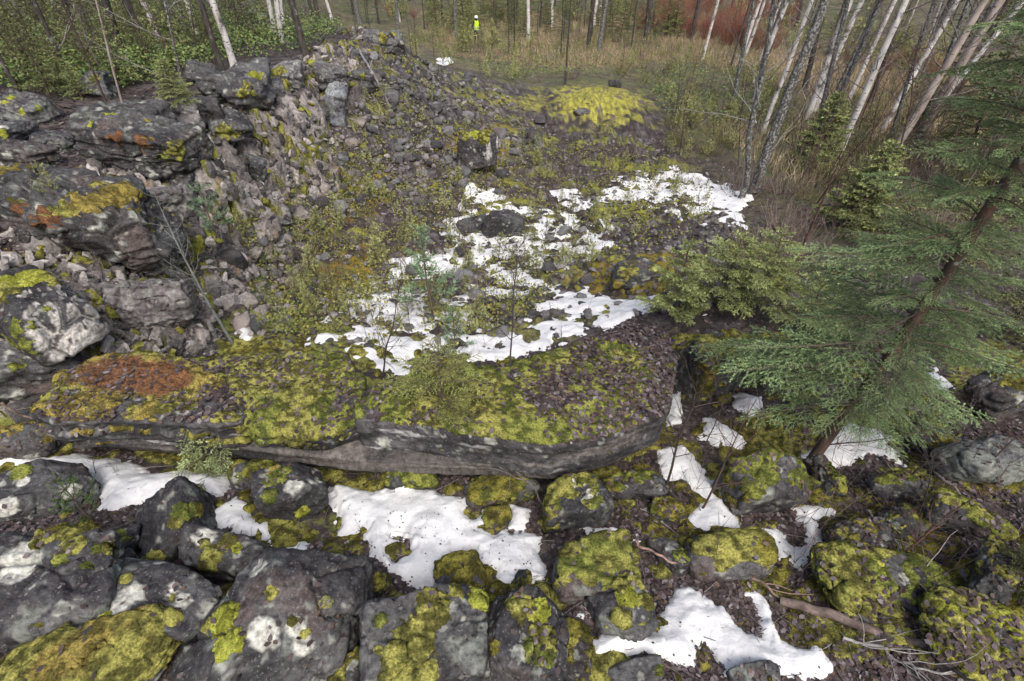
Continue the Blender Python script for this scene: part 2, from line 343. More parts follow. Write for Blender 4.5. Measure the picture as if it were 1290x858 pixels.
# ------------------------------------------------------------------ snow patches
def snow_patch(pts, step, T, label, edge=.05, holes=(), pit=False, grp=None, seed=0, melt=1.):
    poly = wpoly(pts); xs = [p[0] for p in poly]; ys = [p[1] for p in poly]; m = .25
    gx = np.arange(min(xs)-m, max(xs)+m, step); gy = np.arange(min(ys)-m, max(ys)+m, step); X, Y = np.meshgrid(gx, gy, indexing='ij')
    sh = X.shape; p = P3(X, Y); x, y = p[:, 0], p[:, 1]
    s = in_poly(x, y, poly)
    for (hx, hy, hr) in holes:
        q = hit1(hx, hy); zc = (q[1]*CP-(q[2]-CAM_Z)*SP); s = np.minimum(s, np.hypot(x-q[0], (y-q[1])*.7)-hr*zc/FOC)
    if pit:
        s = s+.22*fbm(p, 1.6, 4, 91+seed)-.16*sstep(.2, .5, fbm(p, 2.3, 4, 191+seed))-.16*sstep(.12, .4, fbm(p, 5.5, 3, 291+seed))+.05; g = Hd(x, y)
        lev = Hs(x, y)+.052+.035*fbm(p, 1.3, 3, 92)+.065*fbm(p, 4, 3, 94)+np.clip(s*.25, -.35, .03)-.022
    else:
        s = s+.06*fbm(p, 3.5, 3, 95+seed)+.03*fbm(p, 17, 3, 96)-melt*(.22*sstep(.30, .62, fbm(p, 2.6, 4, 90+seed))+.12*sstep(.4, .6, fbm(p, 7, 3, 190+seed))); g = Hd(x, y); gs = Hs(x, y)+.45*(g-Hs(x, y))
        lev = np.maximum(gs, g-.02)+np.where(s > 0, T*.8*(1-np.exp(-np.maximum(s, 0)/(edge*1.3))), s*.9)+.028*fbm(p, 2.4, 3, 97)*sstep(0, .15, s)+.012*fbm(p, 8, 3, 98)
    idx = np.arange(len(x)).reshape(sh); F = np.stack([idx[:-1, :-1], idx[1:, :-1], idx[1:, 1:], idx[:-1, 1:]], 2).reshape(-1, 4)
    ok = (lev-g)[F].max(1) > -.02; F = F[ok]
    if not len(F): return
    used, inv = np.unique(F.ravel(), return_inverse=True); V = np.stack([x, y, lev], 1)[used]
    K = mixc(col(len(V), (.78, .79, .80)), (.54, .555, .57), sstep(.05, .6, fbm(V, 7, 4, 99))*.6); K = mixc(K, (.40, .38, .36), sstep(.42, .6, fbm(V, 24, 3, 89))*.5)
    o = link('snow_patch', mesh_np('snow_patch', V, [inv.reshape(-1, 4)], K, [M_SNOW])); tag(o, label, 'snow patch', grp or 'snow patches left between the stones', 'thing')
SNOW = [
 ([(-40,545),(25,555),(60,577),(100,572),(160,578),(190,598),(240,592),(290,600),(280,625),(245,618),(225,640),(205,668),(178,655),(190,635),(140,642),(120,622),(105,597),(60,605),(0,600)], .012, .10, 'long snow patch under the slab beside the dark tilted block', ()),
 ([(262,665),(272,640),(300,625),(322,650),(345,658),(362,688),(394,680),(394,700),(362,707),(350,724),(316,730),(328,700),(322,680),(300,677)], .011, .09, 'winding snow strip running down past the squat lichen block', ()),
 ([(412,610),(470,622),(520,608),(570,625),(620,630),(668,645),(662,670),(684,680),(674,700),(694,737),(640,750),(605,717),(585,700),(560,737),(545,749),(515,737),(485,717),(458,680),(422,680)], .012, .12, 'largest thick white snow patch in front of the slab', ((626,652,17),(500,692,12),(598,648,9))),
 ([(733,822),(760,790),(800,775),(815,800),(850,740),(880,740),(905,760),(950,742),(985,788),(1042,808),(1045,850),(1000,862),(960,845),(900,858),(860,850),(800,832),(740,842)], .011, .09, 'broad pitted snow patch beside the fallen log', ((935,775,20),(990,790,12),(895,845,15))),
 ([(722,778),(750,733),(764,738),(757,770),(735,798)], .011, .07, 'small snow sliver between the mossy blocks above the pitted snow', ()),
 ([(828,570),(860,558),(888,590),(925,635),(932,677),(880,683),(862,655),(883,633),(858,612),(832,602)], .012, .09, 'narrow snow tongue beside the slab end and the tall moss hummock', ()),
 ([(876,528),(905,528),(943,553),(937,572),(900,567),(878,552)], .012, .09, 'snow patch just above the tall moss hummock', ()),
 ([(925,497),(963,498),(962,518),(945,530),(928,517)], .012, .10, 'small rounded snow patch between leaning mossy block and spruce', ()),
 ([(942,663),(1010,645),(1034,655),(1038,690),(1010,718),(978,707)], .012, .07, 'crusty snow patch right below the tall moss hummock', ((1000,672,8),)),
 ([(1003,578),(1040,543),(1075,532),(1128,548),(1145,592),(1100,582),(1050,588)], .014, .08, 'snow patch lying under the big green spruce', ()),
 ([(998,640),(1040,632),(1075,640),(1052,657),(1008,655)], .014, .05, 'thin flat snow patch below the big green spruce', ()),
 ([(836,500),(862,493),(862,540),(834,546)], .013, .08, 'thin snow strip hugging the right end of the slab', ()),
 ([(728,664),(760,668),(800,676),(808,690),(775,686),(735,676)], .012, .05, 'thin snow streak right of the pyramid shaped mossy rock', ()),
 ([(1160,470),(1180,462),(1198,485),(1188,495),(1165,488)], .014, .06, 'little snow scrap on dark ground under the spruce branches', ()),
 ([(550,74),(568,73),(572,79),(560,82),(550,80)], .04, .05, 'distant snow scrap behind the rubble ridge', ()),
 ([(297,418),(318,412),(326,428),(305,436)], .02, .07, 'lone snow scrap at the foot of the concrete bank', ()),
]
for i, (p, st, T, lb, ho) in enumerate(SNOW): snow_patch(p, st, T, lb, holes=ho, seed=i, melt=(.2, 0, .3, .15)[i] if i < 4 else .12)
snow_patch([(392,432),(425,395),(470,358),(500,325),(548,318),(560,295),(572,262),(545,236),(590,232),(640,250),(690,262),(780,280),(778,320),(745,345),(742,372),(790,378),(888,376),(888,397),(800,402),(745,412),(690,437),(640,462),(600,447),(560,432),(500,452),(440,442)], .022, .1, 'broken snow sheet across the floor of the hollow', pit=True, seed=3)
snow_patch([(698,245),(770,228),(840,210),(890,228),(928,240),(938,292),(870,280),(800,262),(760,267),(728,277)], .03, .1, 'patchy far snow by the clump of grey birch trunks', pit=True, seed=5)
# ------------------------------------------------------------------ rocks
_ico = {}
def ico(level):
    if level not in _ico:
        bm = bmesh.new(); bmesh.ops.create_icosphere(bm, subdivisions=level, radius=1.0)
        _ico[level] = (np.array([v.co[:] for v in bm.verts]), np.array([[v.index for v in f.verts] for f in bm.faces])); bm.free()
    return _ico[level]
def rot3(e): return np.array(Euler(e).to_matrix())
def rock_shape(dims, seed, level=5, boxy=1.0, cuts=7, p=40, rough=1.0, strata=0):
    rng = np.random.RandomState(seed); D, T = ico(level)
    pl = []
    for ax in range(3):
        for sg in (-1, 1):
            n = np.zeros(3); n[ax] = sg; n += rng.normal(0, .16, 3); pl.append((n/np.linalg.norm(n), 1.0*boxy*rng.uniform(.85, 1.05)))
    for k in range(cuts):
        n = rng.normal(size=3); pl.append((n/np.linalg.norm(n), rng.uniform(.92, 1.3)))
    for k in range(6 if level > 3 else 0):
        n = rng.normal(size=3); pl.append((n/np.linalg.norm(n), rng.uniform(1.02, 1.2)))
    s = 0
    for n, d in pl: s = s+np.maximum(D@n/d, 0)**p
    r = s**(-1/p); V = D*r[:, None]; V = V/np.abs(V).max(0)*np.array(dims)/2
    sz = float(np.mean(dims)); N = vnormals(V, T)
    off = sz*.04*fbm(V, 2.2/sz, 3, seed)+sz*.035*ridged(V, 4.5/sz, 4, seed+3)*rough+.014*rough*min(1, sz)*ridged(V, 17, 3, seed+5)
    w1 = worley3(V*(2.6/sz)+seed, seed+9); off = off-sz*.06*rough*np.exp(-((w1[1]-w1[0])/.05)**2)*(w1[2] > .55)
    if strata: lay = V*np.array([.7, .7, 7.0])/max(dims[2], .25)*.5; off = off+(1-np.abs(N[:, 2]))*strata*.05*sz*np.tanh(3*fbm(lay, 1.6, 3, seed+12))
    V = V+N*off[:, None]
    return V, T
def near_point(V, N, px, py, rad):
    x, y, z = project(V); f = ((np.array([0, 0, CAM_Z])-V)*N).sum(1) > 0; d = np.hypot(x-px, y-py)
    ok = f & (d < max(3, rad*.6))
    if not ok.any():
        ok = f & (d < rad*1.5+6)
        if not ok.any(): return None
    i = np.where(ok)[0]; j = i[np.argmin(z[i]+d[i]*.01)]; return V[j], z[j]
MC = {'y': ((.32, .31, .085), (.08, .078, .024)), 'lime': ((.36, .38, .07), (.18, .19, .03)), 'o': ((.23, .21, .045), (.07, .065, .02)), 'r': ((.20, .10, .05), (.08, .045, .03)),
      'g': ((.235, .255, .06), (.075, .088, .024)), 'och': ((.31, .25, .07), (.11, .09, .028)), 'pale': ((.36, .37, .17), (.22, .22, .09))}
def moss_shell(parent, V, N, T, m, thick, kind, seed, name='moss', tufts=1.0, label=None, kmap=None):
    """soft cushion over the faces where m > 0, with short shoots standing on it"""
    keep = m[T].max(1) > .0
    if keep.sum() < 4: return
    Tk = T[keep]; used, inv = np.unique(Tk.ravel(), return_inverse=True); Tk = inv.reshape(-1, 3)
    Vu, Nu, mu = V[used], N[used], m[used]
    cush = .6+.4*fbm(Vu, 7, 2, seed+1)+.28*fbm(Vu, 22, 2, seed+2)
    Vm = Vu+Nu*(np.where(mu > 0, thick*(1-np.exp(-np.maximum(mu, 0)*4.5))*cush, -.012+mu*.05)+.002)[:, None]
    Vm[:, 2] += np.where(mu > 0, thick*.25*cush, 0)
    kd = np.zeros(len(Vm), int); names = kind if isinstance(kind, (tuple, list)) else [kind]
    w = fbm(Vm, 3.5, 3, seed+4); sel = sstep(-.15, .15, w)
    f = 1.3*fbm(Vm, 26, 3, seed+3)+.2; g = fbm(Vm, 8, 2, seed+6)+.1
    c1 = mixc(col(len(Vm), MC[names[0]][0]), MC[names[0]][1], sstep(-.2, .55, f+.5*g))
    c2 = mixc(col(len(Vm), MC[names[-1]][0]), MC[names[-1]][1], sstep(-.2, .55, f+.5*g)); K = c1*(1-sel[:, None])+c2*sel[:, None]
    if kmap is not None: K = kmap(Vm, K, used)
    faces = [Tk]
    if tufts > 0:
        A = np.linalg.norm(np.cross(Vm[Tk[:, 1]]-Vm[Tk[:, 0]], Vm[Tk[:, 2]]-Vm[Tk[:, 0]]), axis=1)/2*(mu[Tk].min(1) > 0)
        x, y, zc = project(Vm[Tk[:, 0]]); vis = (x > -30) & (x < 1320) & (y > -30) & (y < 890); A = A*vis
        rng = np.random.RandomState(seed+8); n = int(min(26000, A.sum()*14000*tufts))
        if n > 5:
            fi = rng.choice(len(Tk), n, p=A/A.sum()); u = rng.rand(n, 2); fl = u.sum(1) > 1; u[fl] = 1-u[fl]
            t = Tk[fi]; w0 = (1-u.sum(1))[:, None]; w1 = u[:, :1]; w2 = u[:, 1:]
            B = Vm[t[:, 0]]*w0+Vm[t[:, 1]]*w1+Vm[t[:, 2]]*w2; Nn = norml(Nu[t[:, 0]]+rng.normal(0, .45, (n, 3))+[0, 0, .3]); tg = norml(np.cross(Nn, rng.normal(size=(n, 3))))
            h = rng.uniform(.006, .024, n)[:, None]; wd = rng.uniform(.0018, .004, n)[:, None]
            TV = np.stack([B-tg*wd-Nn*.003, B+tg*wd-Nn*.003, B+Nn*h], 1).reshape(-1, 3)
            kc = K[t[:, 0]]*(.4+1.5*rng.rand(n)**1.3)[:, None]
            faces.append(np.arange(n*3).reshape(-1, 3)+len(Vm)); Vm = np.concatenate([Vm, TV]); K = np.concatenate([K, np.repeat(kc, 3, 0)])
    o = link(name, mesh_np(name, Vm, faces, K, [M_MOSS]), parent)
    if label: o['label'] = label
    return o
def rock_cols(V, N, seed, tone=1.0, tint=(1, 1, 1), lich=.3):
    n = len(V); a = fbm(V, 3, 4, seed+21); f = fbm(V, 14, 3, seed+22)
    K = mixc(col(n, np.array((.034, .032, .035))*tone*np.array(tint)), np.array((.090, .090, .092))*tone*np.array(tint), sstep(-.4, .5, a+.5*f))
    K = mixc(K, (.11, .075, .065), sstep(.25, .6, fbm(V, 2.2, 3, seed+23))*.5)
    if n > 2000:
        w = worley3(V*15, seed+26); K = mixc(K, (.25, .26, .235), (w[0]+.25*fbm(V, 45, 2, seed) < .10+.25*w[2])*(w[2] > .82-.3*lich)*.7)
    if n > 2000:
        w = worley3(V*6.5+.12*fbm(V, 12, 2, seed)[:, None], seed+27); K = mixc(K, mixc(col(n, (.36, .37, .33)), (.20, .21, .185), sstep(.0, .5, fbm(V, 30, 2, seed+28))), (w[0]+.22*fbm(V, 28, 3, seed) < .08+.26*w[2])*(w[2] > .83-.35*lich)*.85)
    K = mixc(K, (.17, .185, .165), sstep(.62-lich, .80-lich, fbm(V, 7, 4, seed+24)+.25*f)*.75)
    return K
def rock_thing(name, label, cat, V, T, seed, loc, moss=0, mk=('y', 'o'), thick=.022, blobs=(), lichens=(), tone=1, tint=(1, 1, 1), lich=.15, mat=None, tufts=1.0, group=None, colfn=None, up=.5, parent=None):
    """V in world coordinates; the object stands at loc"""
    loc = np.array(loc); N = vnormals(V, T)
    K = rock_cols(V, N, seed, tone, tint, lich) if colfn is None else colfn(V, N)
    for (px, py, rp) in lichens:
        q = near_point(V, N, px, py, rp)
        if q is None: continue
        d = np.linalg.norm(V-q[0], axis=1)/(rp*q[1]/FOC)+.35*fbm(V, 14, 3, seed+30)
        K = mixc(K, mixc(col(len(V), (.52, .52, .47)), (.30, .30, .27), sstep(.1, .6, fbm(V, 40, 2, seed+31))), (1-sstep(.85, 1.0, d))*.95)
    o = link(name, mesh_np(name, V-loc, [T], K, [mat or M_ROCK]), loc=tuple(loc)) if parent is None else link(name, mesh_np(name, V-loc, [T], K, [mat or M_ROCK]), parent)
    if parent is None: tag(o, label, cat, group, 'thing')
    m = np.full(len(V), -1.)
    if moss > 0:
        m = fbm(V, 4.0, 4, seed+40)*.85+.45*fbm(V, 13, 4, seed+41)+(N[:, 2]-.55)*up+(moss-.5)*1.7
        m = np.where(N[:, 2] < -.15, -1, m)
        moss_shell(o, V-loc, N, T, np.clip(m, -1, 1), thick, mk, seed+50, tufts=tufts) if tufts_in(V) else None
    for bi, (px, py, rp, kd) in enumerate(blobs):
        q = near_point(V, N, px, py, rp)
        if q is None: continue
        rw = rp*q[1]/FOC; d = np.linalg.norm(V-q[0], axis=1)/rw; fine = q[1] > 3.9; mb = (.8 if fine else 1)-d+(.95 if fine else .42)*fbm(V, (2.2 if fine else 1.6)/rw, 4, seed+60+bi)+.22*fbm(V, 6/rw, 3, seed+61+bi)
        mb = np.where((N@norml(N[np.argmin(np.linalg.norm(V-q[0], axis=1))][None])[0]) < -.1, -1, mb)
        moss_shell(o, V-loc, N, T, np.clip(mb, -1, 1), min(max(.014, rw*(.12 if fine else .30)), .03 if fine else .045), kd, seed+70+bi, tufts=tufts)
    return o
def tufts_in(V): return True
def place_rock(cx, cy, wpx, hpx, hr=.5, dip=.3, off=None):
    """centre and size of a stone that fills this box of the photograph"""
    q = hit1(cx, cy, 0.0)
    for _ in range(4):
        zc = q[1]*CP-(q[2]-CAM_Z)*SP; Wd = wpx*zc/FOC; Hh = hr*Wd; a = PITCH-math.atan((429-cy)/FOC); hm = hpx*zc/FOC/ math.cos(math.atan((429-cy)/FOC))
        Dd = (hm-Hh*math.cos(a))/max(math.sin(a), .2); Dd = min(max(Dd, .5*Wd), 1.8*Wd)
        q = hit1(cx, cy, Hh*dip)
    return q, (Wd, Dd, Hh)
def rock(name, label, cat, cx, cy, wpx, hpx, hr=.5, seed=1, rot=(0, 0, 0), level=5, boxy=1.0, cuts=7, rough=1.0, dip=.3, p=40, strata=0, **kw):
    q, dims = place_rock(cx, cy, wpx, hpx, hr, dip); V, T = rock_shape(dims, seed, level, boxy, cuts, p, rough, strata); V = V@rot3(rot).T+q
    base_ = np.array([q[0], q[1], V[:, 2].min()])
    return rock_thing(name, label, cat, V, T, seed, base_, **kw)
R = rock
# --- foreground, left to right
R('boulder', 'big flat dark block tilted beside the long snow patch', 'boulder', 45,622,125,95,.42,1,(.25,.1,.3),6,cuts=4,moss=.14,mk=('g','y'),lich=.3,blobs=[(25,595,13,'g')],lichens=[(5,640,16),(90,620,12),(30,607,8)])
R('boulder', 'large lichen covered boulder with a row of small moss cushions on its edge', 'boulder', 60,740,215,165,.55,4,(.12,.05,.1),6,cuts=5,lich=.42,tone=1.15,blobs=[(92,686,14,'y'),(140,690,10,'y'),(125,684,10,'g'),(55,672,14,'y'),(90,665,15,'y'),(112,712,8,'g'),(75,705,10,'g')],lichens=[(25,700,20),(12,722,14),(30,718,12)],moss=.06)
R('boulder', 'upright dark wedge of rock with a mossy ridge beside the snow', 'boulder', 226,665,76,115,1.05,7,(.1,-.25,.5),5,boxy=.95,cuts=8,dip=.2,blobs=[(235,642,15,'g'),(222,655,10,'y'),(252,640,10,'o'),(193,708,15,'y')],lich=.28)
R('boulder', 'squat dark block with moss cushions and a white lichen streak', 'boulder', 283,699,108,62,.55,9,(.05,.05,-.1),5,cuts=5,dip=.45,blobs=[(288,679,13,'y'),(263,705,17,'y'),(297,690,8,'lime'),(258,683,8,'y')],lichens=[(254,676,12),(266,677,8),(300,697,6)],lich=.28)
R('boulder', 'flat slab shaped boulder with round white lichens resting on the mossy hump', 'boulder', 190,752,178,72,.32,12,(.12,.04,-.12),5,cuts=6,dip=.75,blobs=[(131,772,13,'lime'),(124,738,16,'pale'),(214,753,8,'y'),(158,727,9,'y')],lichens=[(161,748,19),(150,768,10),(219,738,8),(232,757,10),(210,748,5)],lich=.25)
R('moss_hummock', 'ochre moss hump strewn with leaves at the photo edge below the flat boulder', 'moss hummock', 105,843,230,95,.24,15,(.1,0,.2),6,cuts=4,p=6,moss=0.66,mk=('och','y'),thick=.04,tone=.8,rough=.6)
R('boulder', 'largest dark slab of rock sloping down from the snow strip', 'boulder', 372,772,225,185,.5,18,(.28,.12,-.15),6,cuts=5,dip=.35,blobs=[(283,778,22,'lime'),(286,808,20,'lime'),(262,785,10,'y'),(340,746,9,'y'),(412,757,9,'pale'),(368,784,8,'y'),(384,797,7,'y')],lichens=[(330,800,20),(382,815,14),(372,790,12),(378,806,13),(345,812,8)],lich=.28)
R('boulder', 'rounded dark lump of rock leaning on the largest dark slab', 'boulder', 395,815,90,85,.6,21,(.2,.1,.3),5,dip=.55,lich=.3,lichens=[(372,822,12),(392,808,9)],blobs=[(385,799,6,'y')])
R('boulder', 'round rock with a big white lichen and moss on both shoulders, below the slab', 'boulder', 366,622,92,92,.75,24,(.1,0,.2),5,cuts=9,dip=.35,blobs=[(345,600,14,'g'),(340,625,12,'g'),(382,645,11,'lime'),(345,590,9,'och'),(362,592,8,'g')],lichens=[(371,609,12),(395,605,6),(340,608,6)],lich=.15)
R('boulder', 'square faced dark block with large bright moss pads in front of the big snow patch', 'boulder', 536,806,175,135,.7,27,(.22,0,.12),6,cuts=5,dip=.35,blobs=[(545,764,24,'y'),(604,755,18,'lime'),(575,745,12,'y'),(520,812,28,'y'),(505,840,30,'y'),(480,783,9,'g'),(520,783,9,'y'),(478,818,7,'y'),(540,850,18,'y')],lichens=[(520,790,7),(562,765,6)],lich=.32)
R('boulder', 'dark block with a bright green moss ribbon running down its face', 'boulder', 660,808,112,125,.75,30,(.25,.05,-.15),6,cuts=6,dip=.35,blobs=[(655,762,18,'y'),(678,768,16,'lime'),(682,800,17,'y'),(675,820,17,'g'),(692,812,12,'y'),(690,828,12,'g'),(622,815,10,'o')],lich=.32)
R('boulder', 'mossy block with a grey scuffed side right of the big snow patch', 'boulder', 748,722,115,95,.6,33,(.15,.1,.15),5,cuts=6,moss=.50,mk=('y','g'),thick=.03,lich=.4,tone=1.3,blobs=[(715,690,16,'y'),(708,715,10,'g')])
R('boulder', 'pyramid shaped mossy rock leaning against the right end of the slab', 'boulder', 722,640,95,88,.9,36,(.05,.1,.4),5,boxy=.85,cuts=9,dip=.3,moss=.56,mk=('g','y'),thick=.026,up=.2,lichens=[(720,608,9),(745,622,8),(735,606,7)],lich=.3)
R('boulder', 'two lobed mossy stone at the edge of the pitted snow', 'boulder', 786,770,95,82,.6,39,(.1,.1,.5),5,moss=.44,mk=('g','y'),thick=.026,blobs=[(792,748,16,'lime'),(782,780,16,'y'),(815,755,13,'y')],lich=.3)
R('moss_hummock', 'tall moss hummock with a grey bare patch beside the snow tongue', 'moss hummock', 955,612,102,100,.85,42,(.1,0,.2),5,boxy=.95,cuts=8,moss=0.52,mk=('g','o'),thick=.03,up=.15,lich=.4,tone=1.2,dip=.3)
R('moss_hummock', 'rounded yellow moss hump just below the snow tongue', 'moss hummock', 918,700,112,60,.45,45,(0,0,.1),5,p=6,cuts=12,moss=0.58,mk=('y','o'),thick=.03)
R('moss_hummock', 'broad sloping moss bank above the fallen log', 'moss hummock', 1125,745,190,110,.22,48,(.15,.12,-.35),6,p=6,cuts=12,moss=0.60,mk=('y','g'),thick=.035,lichens=[(1140,730,9)],blobs=[(1100,715,16,'lime')])
R('moss_hummock', 'long moss bank with a white lichen spot at the lower right edge of the photo', 'moss hummock', 1245,810,150,105,.22,51,(.1,.2,-.4),6,p=6,cuts=12,moss=0.60,mk=('y','lime'),thick=.035,lichens=[(1219,789,9)])
R('moss_hummock', 'small moss hump with leaves left of the bare twig pile', 'moss hummock', 1082,675,90,58,.45,54,(0,0,.3),5,p=6,cuts=12,moss=0.44,mk=('o','y'),thick=.028)
R('moss_hummock', 'moss cushion rock below the spruce between two fallen sticks', 'moss hummock', 1130,612,70,45,.5,57,(0,0,0),5,p=6,cuts=12,moss=0.41,mk=('g','y'),thick=.028)
R('moss_hummock', 'elongated green moss hump on the leafy slope below the pale boulder', 'moss hummock', 1218,655,98,62,.45,60,(0,.2,-.5),5,p=6,cuts=12,moss=0.48,mk=('g','y'),thick=.03)
R('moss_hummock', 'low moss hump in the middle of the leafy right slope', 'moss hummock', 1140,655,80,40,.4,63,(0,0,.2),5,p=6,cuts=12,moss=0.42,mk=('g','y'),thick=.026)
R('boulder', 'pale grey lichen crusted boulder at the right photo edge', 'boulder', 1246,580,135,52,.45,66,(0,.1,.1),5,lich=.75,tone=1.6,tint=(.95,1.02,1.02))
R('boulder', 'dark shaded boulder behind the pale grey boulder', 'boulder', 1255,500,110,85,.8,67,(0,.1,.3),5,moss=.35,mk=('g','o'))
R('boulder', 'dark stone poking from the lower edge of the pitted snow', 'boulder', 800,853,70,28,.5,69,(.1,0,.1),5,lich=.2,blobs=[(830,845,8,'g')])
R('boulder', 'dark stone in the lower corner of the pitted snow by the log', 'boulder', 950,853,70,26,.5,70,(.1,.1,.3),5,lich=.28,moss=.2)
R('boulder', 'dark stone under the moss bank at the bottom edge', 'boulder', 590,858,60,40,.5,71,(.1,.1,.3),5,lich=.28,moss=.3)
R('moss_hummock', 'small ochre hummock cut into the lower edge of the big snow patch', 'moss hummock', 580,728,66,62,.55,72,(0,0,.1),5,p=6,cuts=12,moss=0.54,mk=('och','o'),thick=.03)
R('moss_hummock', 'little mossy stone standing inside the big snow patch', 'moss hummock', 625,655,38,40,.7,75,(0,0,.3),4,p=6,cuts=12,moss=0.48,mk=('g','o'),thick=.02)
R('moss_hummock', 'round moss dome under the front edge of the slab', 'moss hummock', 515,604,72,34,.55,78,(0,0,.1),5,p=6,cuts=12,moss=0.61,mk=('g','o'),thick=.03)
R('moss_hummock', 'low moss dome in the shade under the right half of the slab', 'moss hummock', 635,617,95,30,.35,79,(0,0,.1),5,p=6,cuts=12,moss=0.46,mk=('o','g'),thick=.026)
R('moss_hummock', 'green moss tongue spilling down between the two slab blocks', 'moss hummock', 432,556,62,58,.7,81,(.3,0,.1),5,p=6,cuts=12,moss=0.58,mk=('g','y'),thick=.03,dip=.9)
R('moss_hummock', 'dark mossy stone below the slab left of the round lichen rock', 'moss hummock', 318,600,60,55,.6,84,(0,0,.1),5,p=6,cuts=12,moss=0.41,mk=('o','g'),thick=.026)
R('moss_hummock', 'mossy bank wedged under the right tip of the slab', 'moss hummock', 798,612,80,46,.45,87,(0,0,.1),5,p=6,cuts=12,moss=0.41,mk=('g','o'),thick=.028)
R('moss_hummock', 'leafy moss mound below the snow streak and above the log', 'moss hummock', 838,645,50,36,.45,88,(0,0,.1),5,p=6,cuts=12,moss=0.36,mk=('g','o'),thick=.028)
R('moss_hummock', 'mossy block in the left corner under the slab end', 'moss hummock', 25,560,90,40,.5,89,(0,0,.1),5,p=6,cuts=12,moss=0.36,mk=('och','o'),thick=.026)
R('boulder', 'leaning mossy block standing at the right end of the slab', 'boulder', 905,462,125,125,.8,90,(.2,.15,.25),6,cuts=5,dip=.25,moss=.42,mk=('y','o'),thick=.028,blobs=[(893,440,18,'y'),(890,470,20,'och'),(890,500,20,'o'),(885,420,14,'y')],lich=.2)
R('boulder', 'small leafy boulder right of the leaning mossy block', 'boulder', 960,450,60,60,.7,92,(0,0,.3),5,moss=.4,mk=('y','o'),lich=.2)
for i, (cx, cy, w, h, lb) in enumerate([(460,735,60,50,'mossy stone wedged between largest dark slab and big snow patch'),(150,690,60,40,'mossy stone behind the row of moss cushions'),(655,742,50,36,'small leafy stone above the moss ribbon block'),(845,700,60,40,'mossy stone left of the rounded yellow hump'),(720,820,60,70,'shaded stone between moss ribbon block and two lobed stone'),(228,790,70,60,'shaded stone filling the gap under the flat lichened boulder'),(440,850,60,40,'dark mossy stone in the gap left of the square faced block'),(1040,600,60,40,'low leafy stone beneath the spruce trunk'),(1180,560,60,50,'moss edged stone beside the pale grey boulder'),(1010,610,40,26,'small dark stone beside the snow under the spruce'),(1250,720,90,60,'leafy stone on the right slope below the green hump')]):
    R('boulder', lb, 'boulder', cx, cy, w, h, .6, 300+i*3, (.1, .1, i*.7), 5, moss=.45, mk=('g', 'o') if i % 2 else ('y', 'o'), lich=.2, tone=.9)

# --- stones of the left bank and its rim
def bankR(label, *a, **k):
    k.setdefault('lich', .25); k.setdefault('strata', 1); k.setdefault('rough', 1.4); return R('boulder', label, 'boulder', *a, **k)
def white_corner(V, N):
    K = rock_cols(V, N, 93, .65, (1, 1, 1.03), .02); e = sstep(.62, .74, N[:, 0]+.08*fbm(V, 6, 3, 5)); return mixc(K, mixc(col(len(V), (.55, .53, .50)), (.25, .235, .22), sstep(-.1, .5, fbm(V, 9, 4, 8))), e)
bankR('large block with bright moss on top and a white broken corner', 55,398,170,150,.75,93,(.1,.05,-.45),6,cuts=2,boxy=1.0,dip=.45,p=26,rough=.7,colfn=white_corner,moss=.0,blobs=[(30,350,26,'lime'),(62,344,18,'y'),(5,365,20,'y'),(104,338,13,'y'),(85,342,8,'y'),(15,415,18,'g'),(30,440,16,'g'),(10,435,14,'g'),(45,410,8,'g'),(60,388,6,'g'),(100,370,8,'g')])
bankR('broad dark layered slab with orange and yellow moss high on the left bank', 105,268,240,105,.32,96,(.18,.22,-.1),6,cuts=4,dip=.6,moss=.22,mk=('och','o'),tone=.8,blobs=[(150,240,30,'och'),(110,255,26,'och'),(75,262,22,'y'),(180,245,10,'y'),(60,275,20,'r'),(20,268,14,'r'),(120,225,10,'y')],lich=.25)
bankR('dark shelf of rock with rusty lichen on the rim of the bank', 190,185,135,75,.45,99,(.1,.2,.1),6,cuts=4,dip=.5,moss=.15,mk=('och','o'),tone=.85,blobs=[(145,175,16,'r'),(180,180,14,'r'),(222,188,18,'y'),(205,200,10,'g')],lich=.3)
bankR('grey boulder with lime moss spots on the rim behind the rusty shelf', 160,160,120,50,.45,102,(0,.1,.1),5,blobs=[(117,157,10,'lime'),(136,142,8,'lime'),(127,155,8,'pale'),(146,155,6,'y')],lich=.4)
bankR('flat grey boulder with moss dots at the left photo edge', 30,137,75,42,.45,105,(.05,.2,0),5,tone=1.4,lich=.4,blobs=[(4,127,8,'lime'),(28,142,6,'lime'),(52,135,6,'lime'),(14,121,6,'lime')])
bankR('dark boulder with a white cap and lime moss at the left photo edge', 8,170,50,48,.6,108,(0,0,.2),5,blobs=[(5,165,10,'lime'),(8,178,8,'g')],lichens=[(3,156,7)])
bankR('brown flat boulder below the white capped one at the left edge', 22,197,85,40,.4,111,(0,.1,-.1),5,tint=(1.1,.98,.95))
bankR('small angular boulder in the leaf litter on top of the bank', 70,180,40,34,.6,114,(0,.2,.4),5,lich=.3)
bankR('small pale boulder on the litter slope by the rusty shelf', 118,188,32,24,.6,117,(0,.1,.4),4,lich=.5)
bankR('bluish boulder with a round moss spot among the young trees', 125,107,34,38,.9,120,(0,.1,.4),5,tone=1.3,lich=.4,blobs=[(119,97,8,'y')])
bankR('dark boulder at the foot of a white birch on the rim', 255,92,34,34,.8,123,(0,.1,.4),5)
bankR('long dark boulder beneath the leaning birch on the rim', 285,112,60,40,.6,126,(0,.15,.2),5)
bankR('grey block streaked with lime moss on the rim right of the birch', 315,108,58,60,.8,129,(.1,.1,.2),5,tone=1.3,lich=.3,blobs=[(325,90,12,'lime'),(310,108,10,'y'),(305,122,10,'y'),(320,118,7,'y')])
